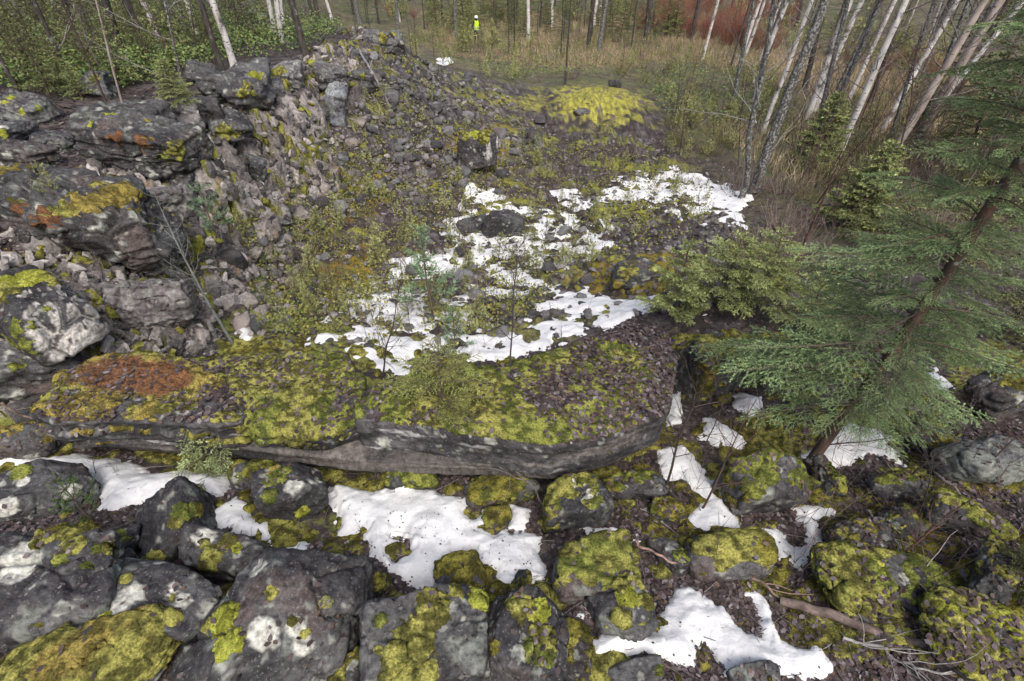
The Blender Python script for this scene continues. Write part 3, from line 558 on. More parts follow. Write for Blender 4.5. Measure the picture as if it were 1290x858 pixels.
bankR('pale rounded boulder overhanging the hollow', 365,95,36,34,.85,132,(.1,0,.2),5,tone=2.2,lich=.3,blobs=[(350,87,12,'y'),(345,95,8,'g')])
bankR('second pale rounded boulder overhanging the hollow, nearer the ridge', 412,95,32,34,.85,135,(.1,0,.7),5,tone=2.2,lich=.3,blobs=[(390,95,9,'y'),(385,78,9,'lime')])
bankR('small grey boulder between the pale overhanging boulders', 345,112,24,22,.8,138,(.1,0,.7),4,tone=1.8,lich=.3)
bankR('upright pale blue grey rib of concrete in the face of the bank', 425,132,26,66,2.2,141,(.1,.25,.1),5,tone=3.0,tint=(.95,1.02,1.12),lich=.5,dip=.3)
bankR('dark boulder below the young bright spruce', 258,147,52,42,.8,144,(.1,0,.2),5,tone=1.3)
bankR('pale craggy block beneath the young bright spruce', 225,148,60,42,.8,147,(.1,.2,.2),5,tone=3.4,tint=(1.05,1,.97),rough=1.6)
bankR('dark boulder in the middle of the bank with a sulphur moss cap', 290,160,48,44,.7,150,(.1,.2,.5),5,tone=1.2,blobs=[(284,165,16,'y'),(273,178,8,'y')])
bankR('dark flat stone jutting from the lower bank face', 215,228,70,36,.45,153,(.1,.2,.2),5,blobs=[(180,240,8,'y')])
bankR('bluish stone set in the pale bank face', 325,212,26,34,1.0,156,(.1,.3,.2),5,tone=1.3)
bankR('rounded grey crag below the flat jutting stone', 210,255,62,46,.8,159,(.1,.2,.7),5,tone=3.2,tint=(1.05,1,.96),rough=1.6)
bankR('craggy pale outcrop above the mossy ledge of the bank', 175,310,90,60,.8,162,(.1,.2,.3),6,tone=3.4,tint=(1.05,1,.96),rough=1.7,blobs=[(160,335,18,'o'),(150,360,18,'o'),(195,345,14,'y'),(160,300,14,'g'),(165,275,10,'g')])
bankR('hollowed grey crag at the foot of the bank behind the slab', 195,385,90,70,.9,165,(.1,.1,.3),6,tone=2.8,tint=(1.05,1,.95),rough=1.8)
bankR('small pale crag at the foot of the bank left of the dead sapling', 245,395,50,56,.9,168,(.1,.2,.3),5,tone=3.8,tint=(1.1,1,.9),rough=1.6)
bankR('dark shadowed block under the white cornered block', 40,470,130,60,.6,171,(.0,.1,.2),5,blobs=[(25,455,12,'g')])
bankR('grey flat stone on the ridge top with a moss edge', 478,52,42,24,.6,174,(.1,.2,.2),5,tone=1.5,blobs=[(485,40,9,'y')],lich=.4)
bankR('upright grey boulder at the end of the ridge', 498,55,26,36,1.1,177,(.1,.2,.2),5,tone=1.5,blobs=[(494,40,6,'y')],lich=.4)
bankR('small grey boulder behind the ridge end', 455,72,26,18,.7,180,(.1,.2,.2),4,tone=1.6,lich=.4)
bankR('bluish angular stone on the far side of the rubble ridge', 546,87,14,15,.9,183,(.1,.2,.2),4,tone=2)
bankR('dark mossy boulder half way down the rubble by the ridge', 456,102,34,30,.9,186,(.1,.2,.2),5,blobs=[(458,97,5,'lime')])
# --- the hollow
def block_cols(V, N):
    K = rock_cols(V, N, 200, 1.0, (1.05, 1, 1), .2); s = (N[:, 1] < -.3)*sstep(.25, .5, fbm(V*np.array([3, 1, .35]), 3.0, 3, 9)); return mixc(K, (.5, .5, .5), s*.8)
R('concrete_block', 'square dark concrete block with a yellow moss top standing in the hollow', 'concrete block', 603,187,56,64,1.05,200,(0,.05,.12),6,cuts=1,p=26,dip=.52,rough=.7,colfn=block_cols,blobs=[(592,163,14,'y'),(612,164,14,'y'),(603,165,10,'lime')])
R('boulder', 'dark round boulder in the snow at the middle of the hollow', 'boulder', 636,285,56,44,.75,203,(0,.1,.2),6,tone=.9,lich=.1)
R('boulder', 'dark low boulder beside the round one in the snow', 'boulder', 598,286,46,26,.55,206,(0,.1,.5),5,tone=.9,lich=.1)
R('boulder', 'dark ledge stone under the yellow moss shelf on the right of the hollow', 'boulder', 805,347,76,44,.5,209,(0,.1,.2),5,moss=.3,blobs=[(790,335,16,'y'),(830,330,14,'y'),(770,365,14,'och')])
R('boulder', 'grey stone right of the concrete block', 'boulder', 673,172,22,22,.9,212,(0,.1,.2),4,tone=1.3)
R('boulder', 'dark stone on the back of the bright moss mound', 'boulder', 775,106,18,12,.7,215,(0,.1,.2),4,tone=.9)
R('boulder', 'grey flat stone in the front of the bright moss mound', 'boulder', 735,142,28,12,.4,218,(0,.1,.2),4,tone=1.5)

# ------------------------------------------------------------------ the fallen slab, in three pieces, and the lower course under it
def resample(poly, n):
    P = np.array(poly+[poly[0]], float); L = np.concatenate([[0], np.cumsum(np.linalg.norm(np.diff(P, axis=0), axis=1))]); t = np.linspace(0, L[-1], n, endpoint=False)
    Q = np.stack([np.interp(t, L, P[:, k]) for k in range(2)], 1)
    for _ in range(max(2, n//90)): Q = (np.roll(Q, 1, 0)+2*Q+np.roll(Q, -1, 0))/4
    return Q
def slab_piece(label, outline, ztop, zbot, spine, seed, nside=30, ntop=44, dens=.016, under=.12, mossf=None, thick=.03, mk=('y', 'g'), strata=True, ztilt=None, name='concrete_slab', colfn=None, rough=1.0, kmap=None):
    po = [tuple(at_depth_height(a, b, ztop+(ztilt(a) if ztilt else 0))[:2]) for a, b in outline]
    per = sum(math.dist(po[i], po[i-1]) for i in range(len(po))); n = int(per/dens); O = resample(po, n)
    a, b = [np.array(at_depth_height(s[0], s[1], ztop)[:2]) for s in spine]; ab = b-a; t = np.clip(((O-a)@ab)/(ab@ab), 0, 1); S = a+t[:, None]*ab
    inw = norml(S-O); rings = []
    for k in range(nside):
        s = k/(nside-1); z = zbot+(ztop-zbot)*s; ins = under*(1-s)**1.5+.025*np.clip((s-.9)/.1, 0, 1)**2
        rings.append(np.concatenate([O+inw*ins, np.full((n, 1), z)], 1))
    for k in range(1, ntop+1):
        s = (k/ntop); rings.append(np.concatenate([O+inw*.025+(S-O-inw*.025)*s, np.full((n, 1), ztop+.03*min(1, s*3))], 1))
    V = np.concatenate(rings)
    if ztilt:
        px, _, _ = project(V); V[:, 2] += np.array([ztilt(q) for q in px])*sstep(zbot, ztop, V[:, 2])
    m = len(rings); idx = np.arange(m*n).reshape(m, n); A, B = idx[:-1], idx[1:]
    Q = np.stack([A, np.roll(A, -1, 1), np.roll(B, -1, 1), B], 2).reshape(-1, 4); T = np.concatenate([Q[:, :3], Q[:, [0, 2, 3]]])
    if ((V[T[0, 1]]-V[T[0, 0]]) != 0).any():
        N = vnormals(V, T)
        if N[n*(m-6):n*(m-5), 2].mean() < 0: T = T[:, ::-1]; 
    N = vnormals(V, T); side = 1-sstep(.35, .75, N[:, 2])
    up_ = sstep(zbot+(ztop-zbot)*.45, zbot+(ztop-zbot)*.7, V[:, 2]); off = .03*fbm(V, 1.6, 3, seed)*rough+.03*ridged(V, 5, 4, seed+1)*rough*(.35+.65*up_)+.010*ridged(V, 22, 3, seed+2)
    if strata:
        lay = V*np.array([.35, .35, 9.0]); off = off+side*strata*(.028*fbm(lay, 1.3, 3, seed+3)+.02*np.sign(fbm(lay, .8, 2, seed+4)))
    w = worley3(V*np.array([1.2, 1.2, 2.4]), seed+5); off = off-.012*rough*np.exp(-((w[1]-w[0])/.03)**2)*(w[2] > .6)*side
    V = V+N*off[:, None]; N = vnormals(V, T)
    if colfn: K = colfn(V, N)
    else:
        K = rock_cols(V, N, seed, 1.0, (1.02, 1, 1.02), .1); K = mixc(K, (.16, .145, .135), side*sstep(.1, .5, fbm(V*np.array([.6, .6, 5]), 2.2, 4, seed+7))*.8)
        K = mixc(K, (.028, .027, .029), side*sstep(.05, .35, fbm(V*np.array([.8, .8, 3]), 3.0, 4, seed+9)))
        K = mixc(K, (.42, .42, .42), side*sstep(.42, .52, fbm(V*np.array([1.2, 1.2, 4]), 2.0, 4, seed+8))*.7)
    c = V.mean(0); c[2] = zbot
    o = link(name, mesh_np(name, V-c, [T], K, [M_SLAB]), loc=tuple(c)); tag(o, label, 'concrete slab', 'pieces of the fallen concrete slab', 'thing')
    if mossf is not None:
        mm = mossf(V, N); moss_shell(o, V-c, N, T, np.clip(mm, -1, 1), thick, mk, seed+20, tufts=1.1, kmap=None if kmap is None else (lambda Vm, K_, used: kmap(Vm+c, K_)))
    return V, N, T
SLABS = []
def low_cols(V, N):
    K = mixc(col(len(V), (.075, .068, .064)), (.16, .145, .135), sstep(-.2, .5, fbm(V*np.array([.5, .5, 7]), 2.4, 4, 7))); return mixc(K, (.028, .027, .028), sstep(.0, .35, fbm(V*np.array([.7, .7, 3]), 2.5, 3, 8)))
slab_piece('long smooth lower course of concrete with board marks under the mossy blocks', [(10,510),(100,480),(300,480),(480,490),(760,490),(836,505),(834,545),(765,574),(690,592),(600,586),(520,584),(450,582),(380,574),(300,566),(200,557),(100,548),(30,540)], 1.40, 1.08, ((80,520),(780,530)), 401, under=.2, colfn=low_cols, rough=.35, ntop=12, nside=30)
def moss_main(V, N):
    px, py, _ = project(V); m = fbm(V, 3.1, 4, 421)*.9+.65*fbm(V, 11, 4, 422)+(N[:, 2]-.6)*.7+.10
    for (a, b, r, s) in [(530,525,70,.45),(610,535,40,.4),(730,545,50,.45),(790,500,50,.35),(650,470,60,-.12),(690,510,30,-.5),(810,410,40,-.5),(830,430,25,-.3),(460,520,18,-.5),(720,430,40,.05)]:
        m = m+s*np.exp(-(((px-a)/r)**2+((py-b)/(r*.7))**2))
    return np.where(N[:, 2] < .6, -1, m-.16)
SLABS.append(slab_piece('main fallen concrete slab carpeted with yellow moss and dead leaves', [(446,512),(470,488),(560,462),(650,458),(720,434),(790,407),(838,418),(852,450),(842,510),(834,522),(765,550),(690,561),(600,549),(520,537),(447,530)], 1.72, 1.37, ((520,510),(770,480)), 411, mossf=moss_main, under=.02, strata=.35, rough=.6))
def rustmap(Vm, K):
    px, py, _ = project(Vm); w = np.exp(-(((px-150)/62)**2+((py-472)/22)**2))+np.exp(-(((px-205)/32)**2+((py-478)/18)**2)); f = fbm(Vm, 30, 3, 5)
    return mixc(K, mixc(col(len(Vm), MC['r'][0]), MC['r'][1], sstep(-.2, .5, f)), sstep(.25, .6, w+.3*fbm(Vm, 6, 2, 6)))
def moss_left(V, N):
    px, py, _ = project(V); m = fbm(V, 3.3, 4, 431)*.85+.6*fbm(V, 11, 4, 432)+(N[:, 2]-.6)*.6-.10
    for (a, b, r, s) in [(140,475,50,.5),(205,480,35,.5),(120,455,40,.4),(70,510,30,.4),(180,455,30,.2),(230,470,25,-.2)]: m = m+s*np.exp(-(((px-a)/r)**2+((py-b)/(r*.7))**2))
    return np.where(N[:, 2] < .05, -1, m)
SLABS.append(slab_piece('broken slab piece with rust coloured moss at its left end', [(38,522),(78,470),(140,448),(225,446),(262,464),(310,495),(308,532),(240,538),(150,532),(60,536)], 1.70, 1.36, ((100,500),(230,500)), 441, mossf=moss_left, kmap=rustmap, under=.1, rough=1.5, mk=('y', 'och')))
def moss_mid(V, N):
    px, py, _ = project(V); m = fbm(V, 3.3, 4, 451)*.85+.6*fbm(V, 11, 4, 452)+(N[:, 2]-.6)*.6+.08
    for (a, b, r, s) in [(350,500,60,.4),(395,520,30,.3),(290,465,40,-.1)]: m = m+s*np.exp(-(((px-a)/r)**2+((py-b)/(r*.7))**2))
    return np.where(N[:, 2] < .0, -1, m)
SLABS.append(slab_piece('middle slab piece with moss and grey cracked front between the two others', [(240,456),(330,444),(440,448),(460,482),(455,535),(405,552),(330,545),(300,525),(250,490)], 1.64, 1.34, ((300,490),(400,495)), 461, mossf=moss_mid, under=.08, rough=1.5))
# ------------------------------------------------------------------ loose stones
_stones = []
for k in range(8):
    V, T = rock_shape((1, .85, .7), 500+k, 2, .95, 6, 14, 1.0); _stones.append((V, T))
def stone_me(k, pale):
    V, T = _stones[k]; N = vnormals(V, T)
    K = rock_cols(V*.25, N, 500+k, 1.5, (1, 1, 1), .25)*(.7+.15*k) if not pale else mixc(col(len(V), (.2, .18, .17)), (.38, .34, .31), sstep(-.3, .4, fbm(V, 2, 3, k)))
    return mesh_np('rubble_stone', V, [T], K, [M_ROCKM], smooth=False)
STONE_ME = [stone_me(k, False) for k in range(8)]; STONE_PALE = [stone_me(k, True) for k in range(8)]
def scatter_px(poly, n, seed, H=None):
    """n points on the ground inside an outline given in the photograph"""
    xs = [p[0] for p in poly]; ys = [p[1] for p in poly]; rng = np.random.RandomState(seed); out = np.zeros((0, 2))
    while len(out) < n:
        q = np.stack([rng.uniform(min(xs), max(xs), n*3), rng.uniform(min(ys), max(ys), n*3)], 1); out = np.concatenate([out, q[in_poly(q[:, 0], q[:, 1], poly) > 0]])
    q = hit(out[:n, 0], out[:n, 1]); return q[:, :2]+rng.normal(0, .04, (n, 2)), rng
Z_RUB = [(470,60),(520,70),(600,100),(640,125),(700,170),(640,225),(560,250),(470,260),(400,300),(390,250),(440,180),(455,110)]
Z_PIT = [(400,430),(390,330),(470,250),(560,225),(700,235),(800,210),(930,225),(930,290),(880,390),(700,430),(600,450),(480,450)]
Z_FOOT = [(300,425),(300,330),(350,250),(400,180),(450,130),(470,150),(440,230),(400,300),(380,400),(350,430)]
Z_FACE = [(130,300),(180,200),(250,140),(330,110),(420,110),(460,130),(420,200),(360,270),(310,330),(290,400),(200,420),(140,420)]
def stone_group(poly, n, sizes, label, group, seed, pale=0.):
    pts, rng = scatter_px(poly, n, seed); z = Hd(pts[:, 0], pts[:, 1])
    for i in range(n):
        s = rng.uniform(*sizes)*(1+.9*rng.rand()**4); me = (STONE_PALE if rng.rand() < pale else STONE_ME)[rng.randint(8)]
        o = link('rubble_stone', me, loc=(pts[i, 0], pts[i, 1], z[i]+s*.12), rot=tuple(rng.uniform(-.5, .5, 2))+(rng.uniform(0, 6.3),), scale=(s, s*rng.uniform(.7, 1.1), s*rng.uniform(.6, 1)))
        tag(o, ('larger ' if s > sizes[0]*1.6 else 'small ')+label+' '+where(pts[i, 0], pts[i, 1]), 'stone', group, 'thing')
stone_group(Z_RUB, 150, (.16, .30), 'loose angular stone on the rubble', 'loose stones on the rubble slope', 601)
stone_group(Z_PIT, 95, (.10, .2), 'dark stone poking up', 'stones of the hollow floor', 602)
stone_group(Z_FOOT, 40, (.15, .3), 'concrete lump at the bank foot', 'lumps at the foot of the bank', 603, .45)
def stone_stuff(specs, name):
    AV, AF, AK, n0 = [], [], [], 0
    lo = [rock_shape((1, .85, .7), 520+k, 1, .95, 6, 14, .6) for k in range(5)]
    for poly, n, (a, b), seed, pale in specs:
        pts, rng = scatter_px(poly, n, seed); z = Hd(pts[:, 0], pts[:, 1])
        for i in range(n):
            V, T = lo[rng.randint(5)]; s = a+(b-a)*rng.rand()**2.2; M = rot3((rng.uniform(-.6, .6), rng.uniform(-.6, .6), rng.uniform(0, 6.3)))
            v = (V*np.array([s, s*rng.uniform(.7, 1), s*rng.uniform(.6, 1)]))@M.T+[pts[i, 0], pts[i, 1], z[i]+s*.15]
            c = np.array((.12, .112, .115))*rng.uniform(.35, 2.2) if rng.rand() > pale else np.array((.30, .27, .25))*rng.uniform(.6, 1.25)
            if rng.rand() < .07: c = np.array((.2, .2, .03))
            AV.append(v); AF.append(T+n0); AK.append(col(len(v), c)); n0 += len(v)
    tag(link(name, mesh_np(name, np.concatenate(AV), [np.concatenate(AF)], np.concatenate(AK), [M_ROCKM], smooth=False)), kind='stuff')
stone_stuff([(Z_RUB, 1700, (.05, .19), 611, .05), (Z_PIT, 800, (.05, .15), 612, .03), (Z_FOOT, 700, (.04, .16), 613, .4), ([(640,150),(720,170),(860,170),(940,230),(900,400),(800,330),(700,240),(600,235)], 900, (.04, .13), 614, .03)], 'fine_rubble')

# ------------------------------------------------------------------ dead leaves, needles on the snow, twigs
def leaf_mesh(B, N, sz, K, rng, curl=.15):
    n = len(B); N = norml(N+rng.normal(0, .2, (n, 3))); t = norml(np.cross(N, rng.normal(size=(n, 3)))); b = np.cross(N, t); s = sz[:, None]
    tip = B+t*s*.62+N*s*curl*rng.rand(n, 1); tail = B-t*s*.5+N*s*.1; c1 = N*s*curl*rng.rand(n, 1); c2 = N*s*curl*rng.rand(n, 1)
    V = np.stack([tail, B-b*s*.36-t*s*.15+c2, B-b*s*.26+t*s*.3+c2, tip, B+b*s*.26+t*s*.3+c1, B+b*s*.36-t*s*.15+c1], 1).reshape(-1, 3); i = np.arange(n*6).reshape(-1, 6)
    return V, np.concatenate([i[:, [0, 1, 2, 3]], i[:, [0, 3, 4, 5]]]), np.repeat(K, 6, 0)
def leaf_cols(n, rng):
    pal = np.array([(.075, .055, .054), (.105, .082, .086), (.048, .036, .036), (.16, .135, .142), (.12, .085, .062), (.21, .19, .20)])
    return pal[rng.choice(6, n, p=[.3, .24, .18, .13, .1, .05])]*rng.uniform(.55, 1.25, (n, 1))
def ground_leaves():
    rng = np.random.RandomState(5); out = []
    def grp(n, lo, hi, test):
        px = rng.uniform(-20, 1310, n); py = rng.uniform(lo, hi, n); q = hit(px, py); c = cliff(q[:, 0], q[:, 1]); ok = test(px, py, q, c)
        q = q[ok]; q[:, 2] = Hd(q[:, 0], q[:, 1])+.006; return q
    a = grp(30000, 540, 880, lambda px, py, q, c: fbm(P3(q[:, 0], q[:, 1]), 1.7, 3, 44) < .22+(px > 880)*.5)
    b = grp(9000, 330, 560, lambda px, py, q, c: (px > 820) | ((px > 280) & (py < 470)))
    d = grp(30000, 30, 330, lambda px, py, q, c: ((c > .9) & (q[:, 1] < 28)) | ((px > 470) & (py > 60) & (fbm(P3(q[:, 0], q[:, 1]), .9, 3, 7) > -.35)))
    B = np.concatenate([a, b, d]); n = len(B); N = np.tile([0, 0, 1.], (n, 1))
    sz = np.concatenate([rng.uniform(.024, .046, len(a)), rng.uniform(.03, .055, len(b)), rng.uniform(.045, .08, len(d))])
    V, F, K = leaf_mesh(B, N, sz, leaf_cols(n, rng), rng)
    tag(link('fallen_leaves', mesh_np('fallen_leaves', V, [F], K, [M_LEAF], smooth=False)), kind='stuff')
    # leaves lying on the slab pieces and in the hollows of the moss
    Bs, Ns = [], []
    for k, (V, N, T) in enumerate(SLABS):
        A = np.linalg.norm(np.cross(V[T[:, 1]]-V[T[:, 0]], V[T[:, 2]]-V[T[:, 0]]), axis=1)*(N[T[:, 0], 2] > .75); m = [3600, 900, 900][k]
        fi = rng.choice(len(T), m*2, p=A/A.sum()); p = V[T[fi, 0]]; px, py, _ = project(p)
        dn = fbm(p, 3.1, 4, 421)*-1.1+.15+.5*sstep(640, 760, px)*(k == 0)+.7*np.exp(-(((px-690)/70)**2+((py-500)/30)**2))+rng.normal(0, .25, len(p))
        if k: dn = dn-.1+.8*np.exp(-(((px-330)/60)**2+((py-470)/18)**2))
        s = np.argsort(-dn)[:m]; s = s[dn[s] > .0]; Bs.append(p[s]+N[T[fi[s], 0]]*rng.uniform(.004, .03, (len(s), 1))); Ns.append(N[T[fi[s], 0]])
    B = np.concatenate(Bs); N = np.concatenate(Ns); V, F, K = leaf_mesh(B, N, rng.uniform(.028, .05, len(B)), leaf_cols(len(B), rng), rng)
    tag(link('leaves_on_slab', mesh_np('leaves_on_slab', V, [F], K, [M_LEAF], smooth=False)), kind='stuff')
ground_leaves()
def face_stones():
    """broken lumps sitting in the face of the bank"""
    V, N, F = CL['V'], CL['N'], CL['F']; x, y, _ = project(V); rng = np.random.RandomState(14); c = V[F].mean(1); A = np.linalg.norm(np.cross(V[F[:, 1]]-V[F[:, 0]], V[F[:, 2]]-V[F[:, 0]]), axis=1)*(x[F[:, 0]] > -20)*(c[:, 1] > 4)/np.maximum(c[:, 1], 4)**1.2
    n = 4600; fi = rng.choice(len(F), n, p=A/A.sum()); AV, AF, AK = [], [], []; lo = [rock_shape((1, .85, .7), 540+k, 1, .95, 6, 20, .6) for k in range(6)]
    tone = fbm(c[fi], 1.3, 3, 57)
    for i in range(n):
        Vk, Tk = lo[rng.randint(6)]; s = .035+.24*rng.rand()**3; M = rot3(tuple(rng.uniform(0, 6.3, 3))); v = (Vk*np.array([s, s*rng.uniform(.45, 1), s*rng.uniform(.35, .9)]))@M.T+c[fi[i]]+N[F[fi[i], 0]]*s*.12
        k = np.array((.31, .29, .278))*rng.uniform(.4, 1.6) if rng.rand() < .66-tone[i]-.03*max(0, c[fi[i], 1]-8) else np.array((.075, .07, .072))*rng.uniform(.5, 1.7)
        if rng.rand() < .06: k = np.array((.2, .2, .03))
        AV.append(v); AF.append(Tk+i*len(Vk)); AK.append(col(len(v), k))
    o = tag(link('broken_lumps', mesh_np('broken_lumps', np.concatenate(AV), [np.concatenate(AF)], np.concatenate(AK), [M_CLIFF], smooth=False), CL['o']), kind='stuff')
    T = np.concatenate([F[:, :3], F[:, [0, 2, 3]]]); m = fbm(V, 1.5, 4, 58)*1.0+.7*fbm(V, 6, 4, 59)-.30; m = np.where((x < -30) | (x > 700), -1, m)
    moss_shell(CL['o'], V, vnormals(V, T), T, np.clip(m, -1, 1), .035, ('y', 'g'), 58, 'moss', .12)
face_stones()
def moss_carpet():
    gx = np.arange(-4.2, 3.9, .014); gy = np.arange(.9, 4.9, .014); X, Y = np.meshgrid(gx, gy, indexing='ij'); p = P3(X, Y); z = Hd(p[:, 0], p[:, 1]); V = np.stack([p[:, 0], p[:, 1], z], 1)
    idx = np.arange(len(p)).reshape(X.shape); F = np.stack([idx[:-1, :-1], idx[1:, :-1], idx[1:, 1:], idx[:-1, 1:]], 2).reshape(-1, 4)
    m = fbm(p, 1.9, 4, 44)*.9+.6*fbm(p, 8, 4, 46)-.08+.16*sstep(.6, 2, p[:, 0]); x, y, zc = project(V); m = np.where((x < -40) | (x > 1330) | (y > 890) | (cliff(p[:, 0], p[:, 1]) > .1), -1, m)
    F = F[m[F].max(1) > -.05]; used, inv = np.unique(F.ravel(), return_inverse=True); V = V[used]; m = m[used]; F = inv.reshape(-1, 4); T = np.concatenate([F[:, :3], F[:, [0, 2, 3]]])
    o = moss_shell(None, V, vnormals(V, T), T, np.clip(m*1.6, -1, 1), .035, ('y', 'o'), 45, 'moss_carpet', .9); tag(o, kind='stuff')
moss_carpet()
def leaves_on_things():
    """leaves that have come to rest on stones and moss"""
    rng = np.random.RandomState(15); n = 15000; px = rng.uniform(0, 1290, n); py = rng.uniform(400, 858, n); keep = rng.rand(n) < np.where(px > 820, .95, .2); px, py = px[keep], py[keep]; D = rays(px, py); dg = bpy.context.evaluated_depsgraph_get(); dg.update(); B, N = [], []
    for d in D:
        ok, lo, no, _, ob, _ = SC.ray_cast(dg, Vector((0, 0, CAM_Z)), Vector(d).normalized())
        if ok and no.z > .45 and ob.name.split('.')[0] in ('boulder', 'moss_hummock', 'moss', 'moss_carpet') and (ob.name[0] == 'm' or px[0] < 0 or rng.rand() < .4): B.append(lo[:]); N.append(no[:])
    B = np.array(B); N = np.array(N); k = fbm(B, 2.6, 3, 16)+rng.normal(0, .15, len(B)) > .02; B = B[k]+N[k]*.006; V, F, K = leaf_mesh(B, N[k], rng.uniform(.022, .042, len(B)), leaf_cols(len(B), rng), rng)
    tag(link('leaves_on_stones', mesh_np('leaves_on_stones', V, [F], K, [M_LEAF], smooth=False)), kind='stuff')
leaves_on_things()
def tube(P, R, sides=4):
    P = np.asarray(P, float); n = len(P); R = np.broadcast_to(np.asarray(R, float), (n,)); tg = norml(np.gradient(P, axis=0)) if n > 2 else norml(np.repeat((P[1]-P[0])[None], n, 0))
    ref = np.array([0, 0, 1.]) if abs(tg[:, 2]).mean() < .8 else np.array([1., 0, 0]); u = norml(np.cross(tg, ref)); v = np.cross(tg, u); a = np.arange(sides)*2*math.pi/sides
    V = (P[:, None]+R[:, None, None]*(np.cos(a)[None, :, None]*u[:, None]+np.sin(a)[None, :, None]*v[:, None])).reshape(-1, 3)
    i = np.arange(n*sides).reshape(n, sides); F = np.stack([i[:-1], np.roll(i[:-1], -1, 1), np.roll(i[1:], -1, 1), i[1:]], 2).reshape(-1, 4)
    return V, F
class Acc:
    def __init__(s): s.V, s.Q, s.T, s.K, s.n, s.mq, s.mt = [], [], [], [], 0, [], []
    def add(s, V, F, c, mi=0):
        F = np.asarray(F)+s.n; (s.Q if F.shape[1] == 4 else s.T).append(F); (s.mq if F.shape[1] == 4 else s.mt).append(np.full(len(F), mi))
        s.V.append(V); s.K.append(col(len(V), c) if np.ndim(c) == 1 else c); s.n += len(V)
    def mesh(s, name, mats, smooth=True):
        fs = []; mi = []
        if s.Q: fs.append(np.concatenate(s.Q)); mi += s.mq
        if s.T: fs.append(np.concatenate(s.T)); mi += s.mt
        return mesh_np(name, np.concatenate(s.V), fs, np.concatenate(s.K), mats, smooth, np.concatenate(mi))
def snow_litter():
    rng = np.random.RandomState(8); A = Acc()
    px = np.concatenate([rng.uniform(0, 1050, 500), rng.uniform(420, 690, 120)]); py = np.concatenate([rng.uniform(545, 858, 500), rng.uniform(610, 740, 120)])
    dg = bpy.context.evaluated_depsgraph_get(); dg.update()
    for a, b in zip(px, py):
        d = rays([a], [b])[0]; ok, lo, no, _, ob, _ = SC.ray_cast(dg, Vector((0, 0, CAM_Z)), Vector(d).normalized())
        if not ok or ob.name.split('.')[0] != 'snow_patch': continue
        s = rng.uniform(.006, .018); N = np.array(no)[None]; p = np.array(lo)[None]+N*.003
        V, F, K = leaf_mesh(p, N, np.array([s]), np.array([(.05, .03, .025)]), rng); A.add(V, F, K)
    tag(link('litter_on_snow', A.mesh('litter_on_snow', [M_LEAF], False)), kind='stuff')
snow_litter()
def wander(p, d, L, n, jit, rng, droop=0):
    P = [np.array(p, float)]; d = np.array(d, float)
    for k in range(n): d = d+rng.normal(0, jit, 3)+[0, 0, droop]; d /= np.linalg.norm(d); P.append(P[-1]+d*L/n)
    return np.array(P)
def twig_stuff():
    rng = np.random.RandomState(12); A = Acc(); n = 800
    px = rng.uniform(0, 1290, n); py = np.where(rng.rand(n) < .6, rng.uniform(560, 858, n), rng.uniform(300, 560, n)); Q = hit(px, py)
    for q in Q:
        L = rng.uniform(.12, .5); a = rng.uniform(0, 6.3); P = wander((q[0], q[1], 0), (math.cos(a), math.sin(a), 0), L, 6, .12, rng); P[:, 2] = Hd(P[:, 0], P[:, 1])+.012+rng.uniform(0, .05)*np.linspace(0, 1, 7)
        r = rng.uniform(.0018, .0045); V, F = tube(P, np.linspace(r, r*.4, 7), 3); A.add(V, F, np.array(((.16, .14, .13), (.07, .05, .04), (.28, .27, .25))[rng.randint(3)])*rng.uniform(.7, 1.2))
    tag(link('fallen_twigs', A.mesh('fallen_twigs', [M_TWIG])), kind='stuff')
twig_stuff()
def standing_twigs():
    rng = np.random.RandomState(22); A = Acc()
    P = np.concatenate([scatter_px(z, n, 30+i)[0] for i, (z, n) in enumerate([(Z_PIT, 110), ([(330,420),(300,330),(430,180),(560,230),(420,420)], 90), ([(560,240),(700,165),(900,170),(940,240)], 130), ([(840,640),(840,440),(960,400),(1290,480),(1290,760),(900,740)], 70), ([(470,70),(620,110),(640,220),(450,250)], 70)])])
    for x, y in P:
        z = float(Hd(np.array([x]), np.array([y]))[0]); L = rng.uniform(.2, .7); c = np.array(((.085, .06, .055), (.17, .15, .14), (.06, .05, .05), (.14, .085, .07))[rng.randint(4)])
        S = wander((x, y, z-.02), (rng.normal(0, .15), rng.normal(0, .15), 1), L, 6, .08, rng); r = .0022+.00022*math.hypot(x, y); V, F = tube(S, np.linspace(r, r*.4, 7), 3); A.add(V, F, c)
        for k in range(rng.randint(3, 8)):
            j = rng.randint(1, 6); U = wander(S[j], (rng.normal(0, .7), rng.normal(0, .7), .8), L*rng.uniform(.2, .45), 3, .1, rng); V, F = tube(U, np.linspace(r*.6, r*.3, 4), 3); A.add(V, F, c*rng.uniform(.8, 1.4))
    tag(link('standing_twigs', A.mesh('standing_twigs', [M_TWIG])), kind='stuff')
standing_twigs()
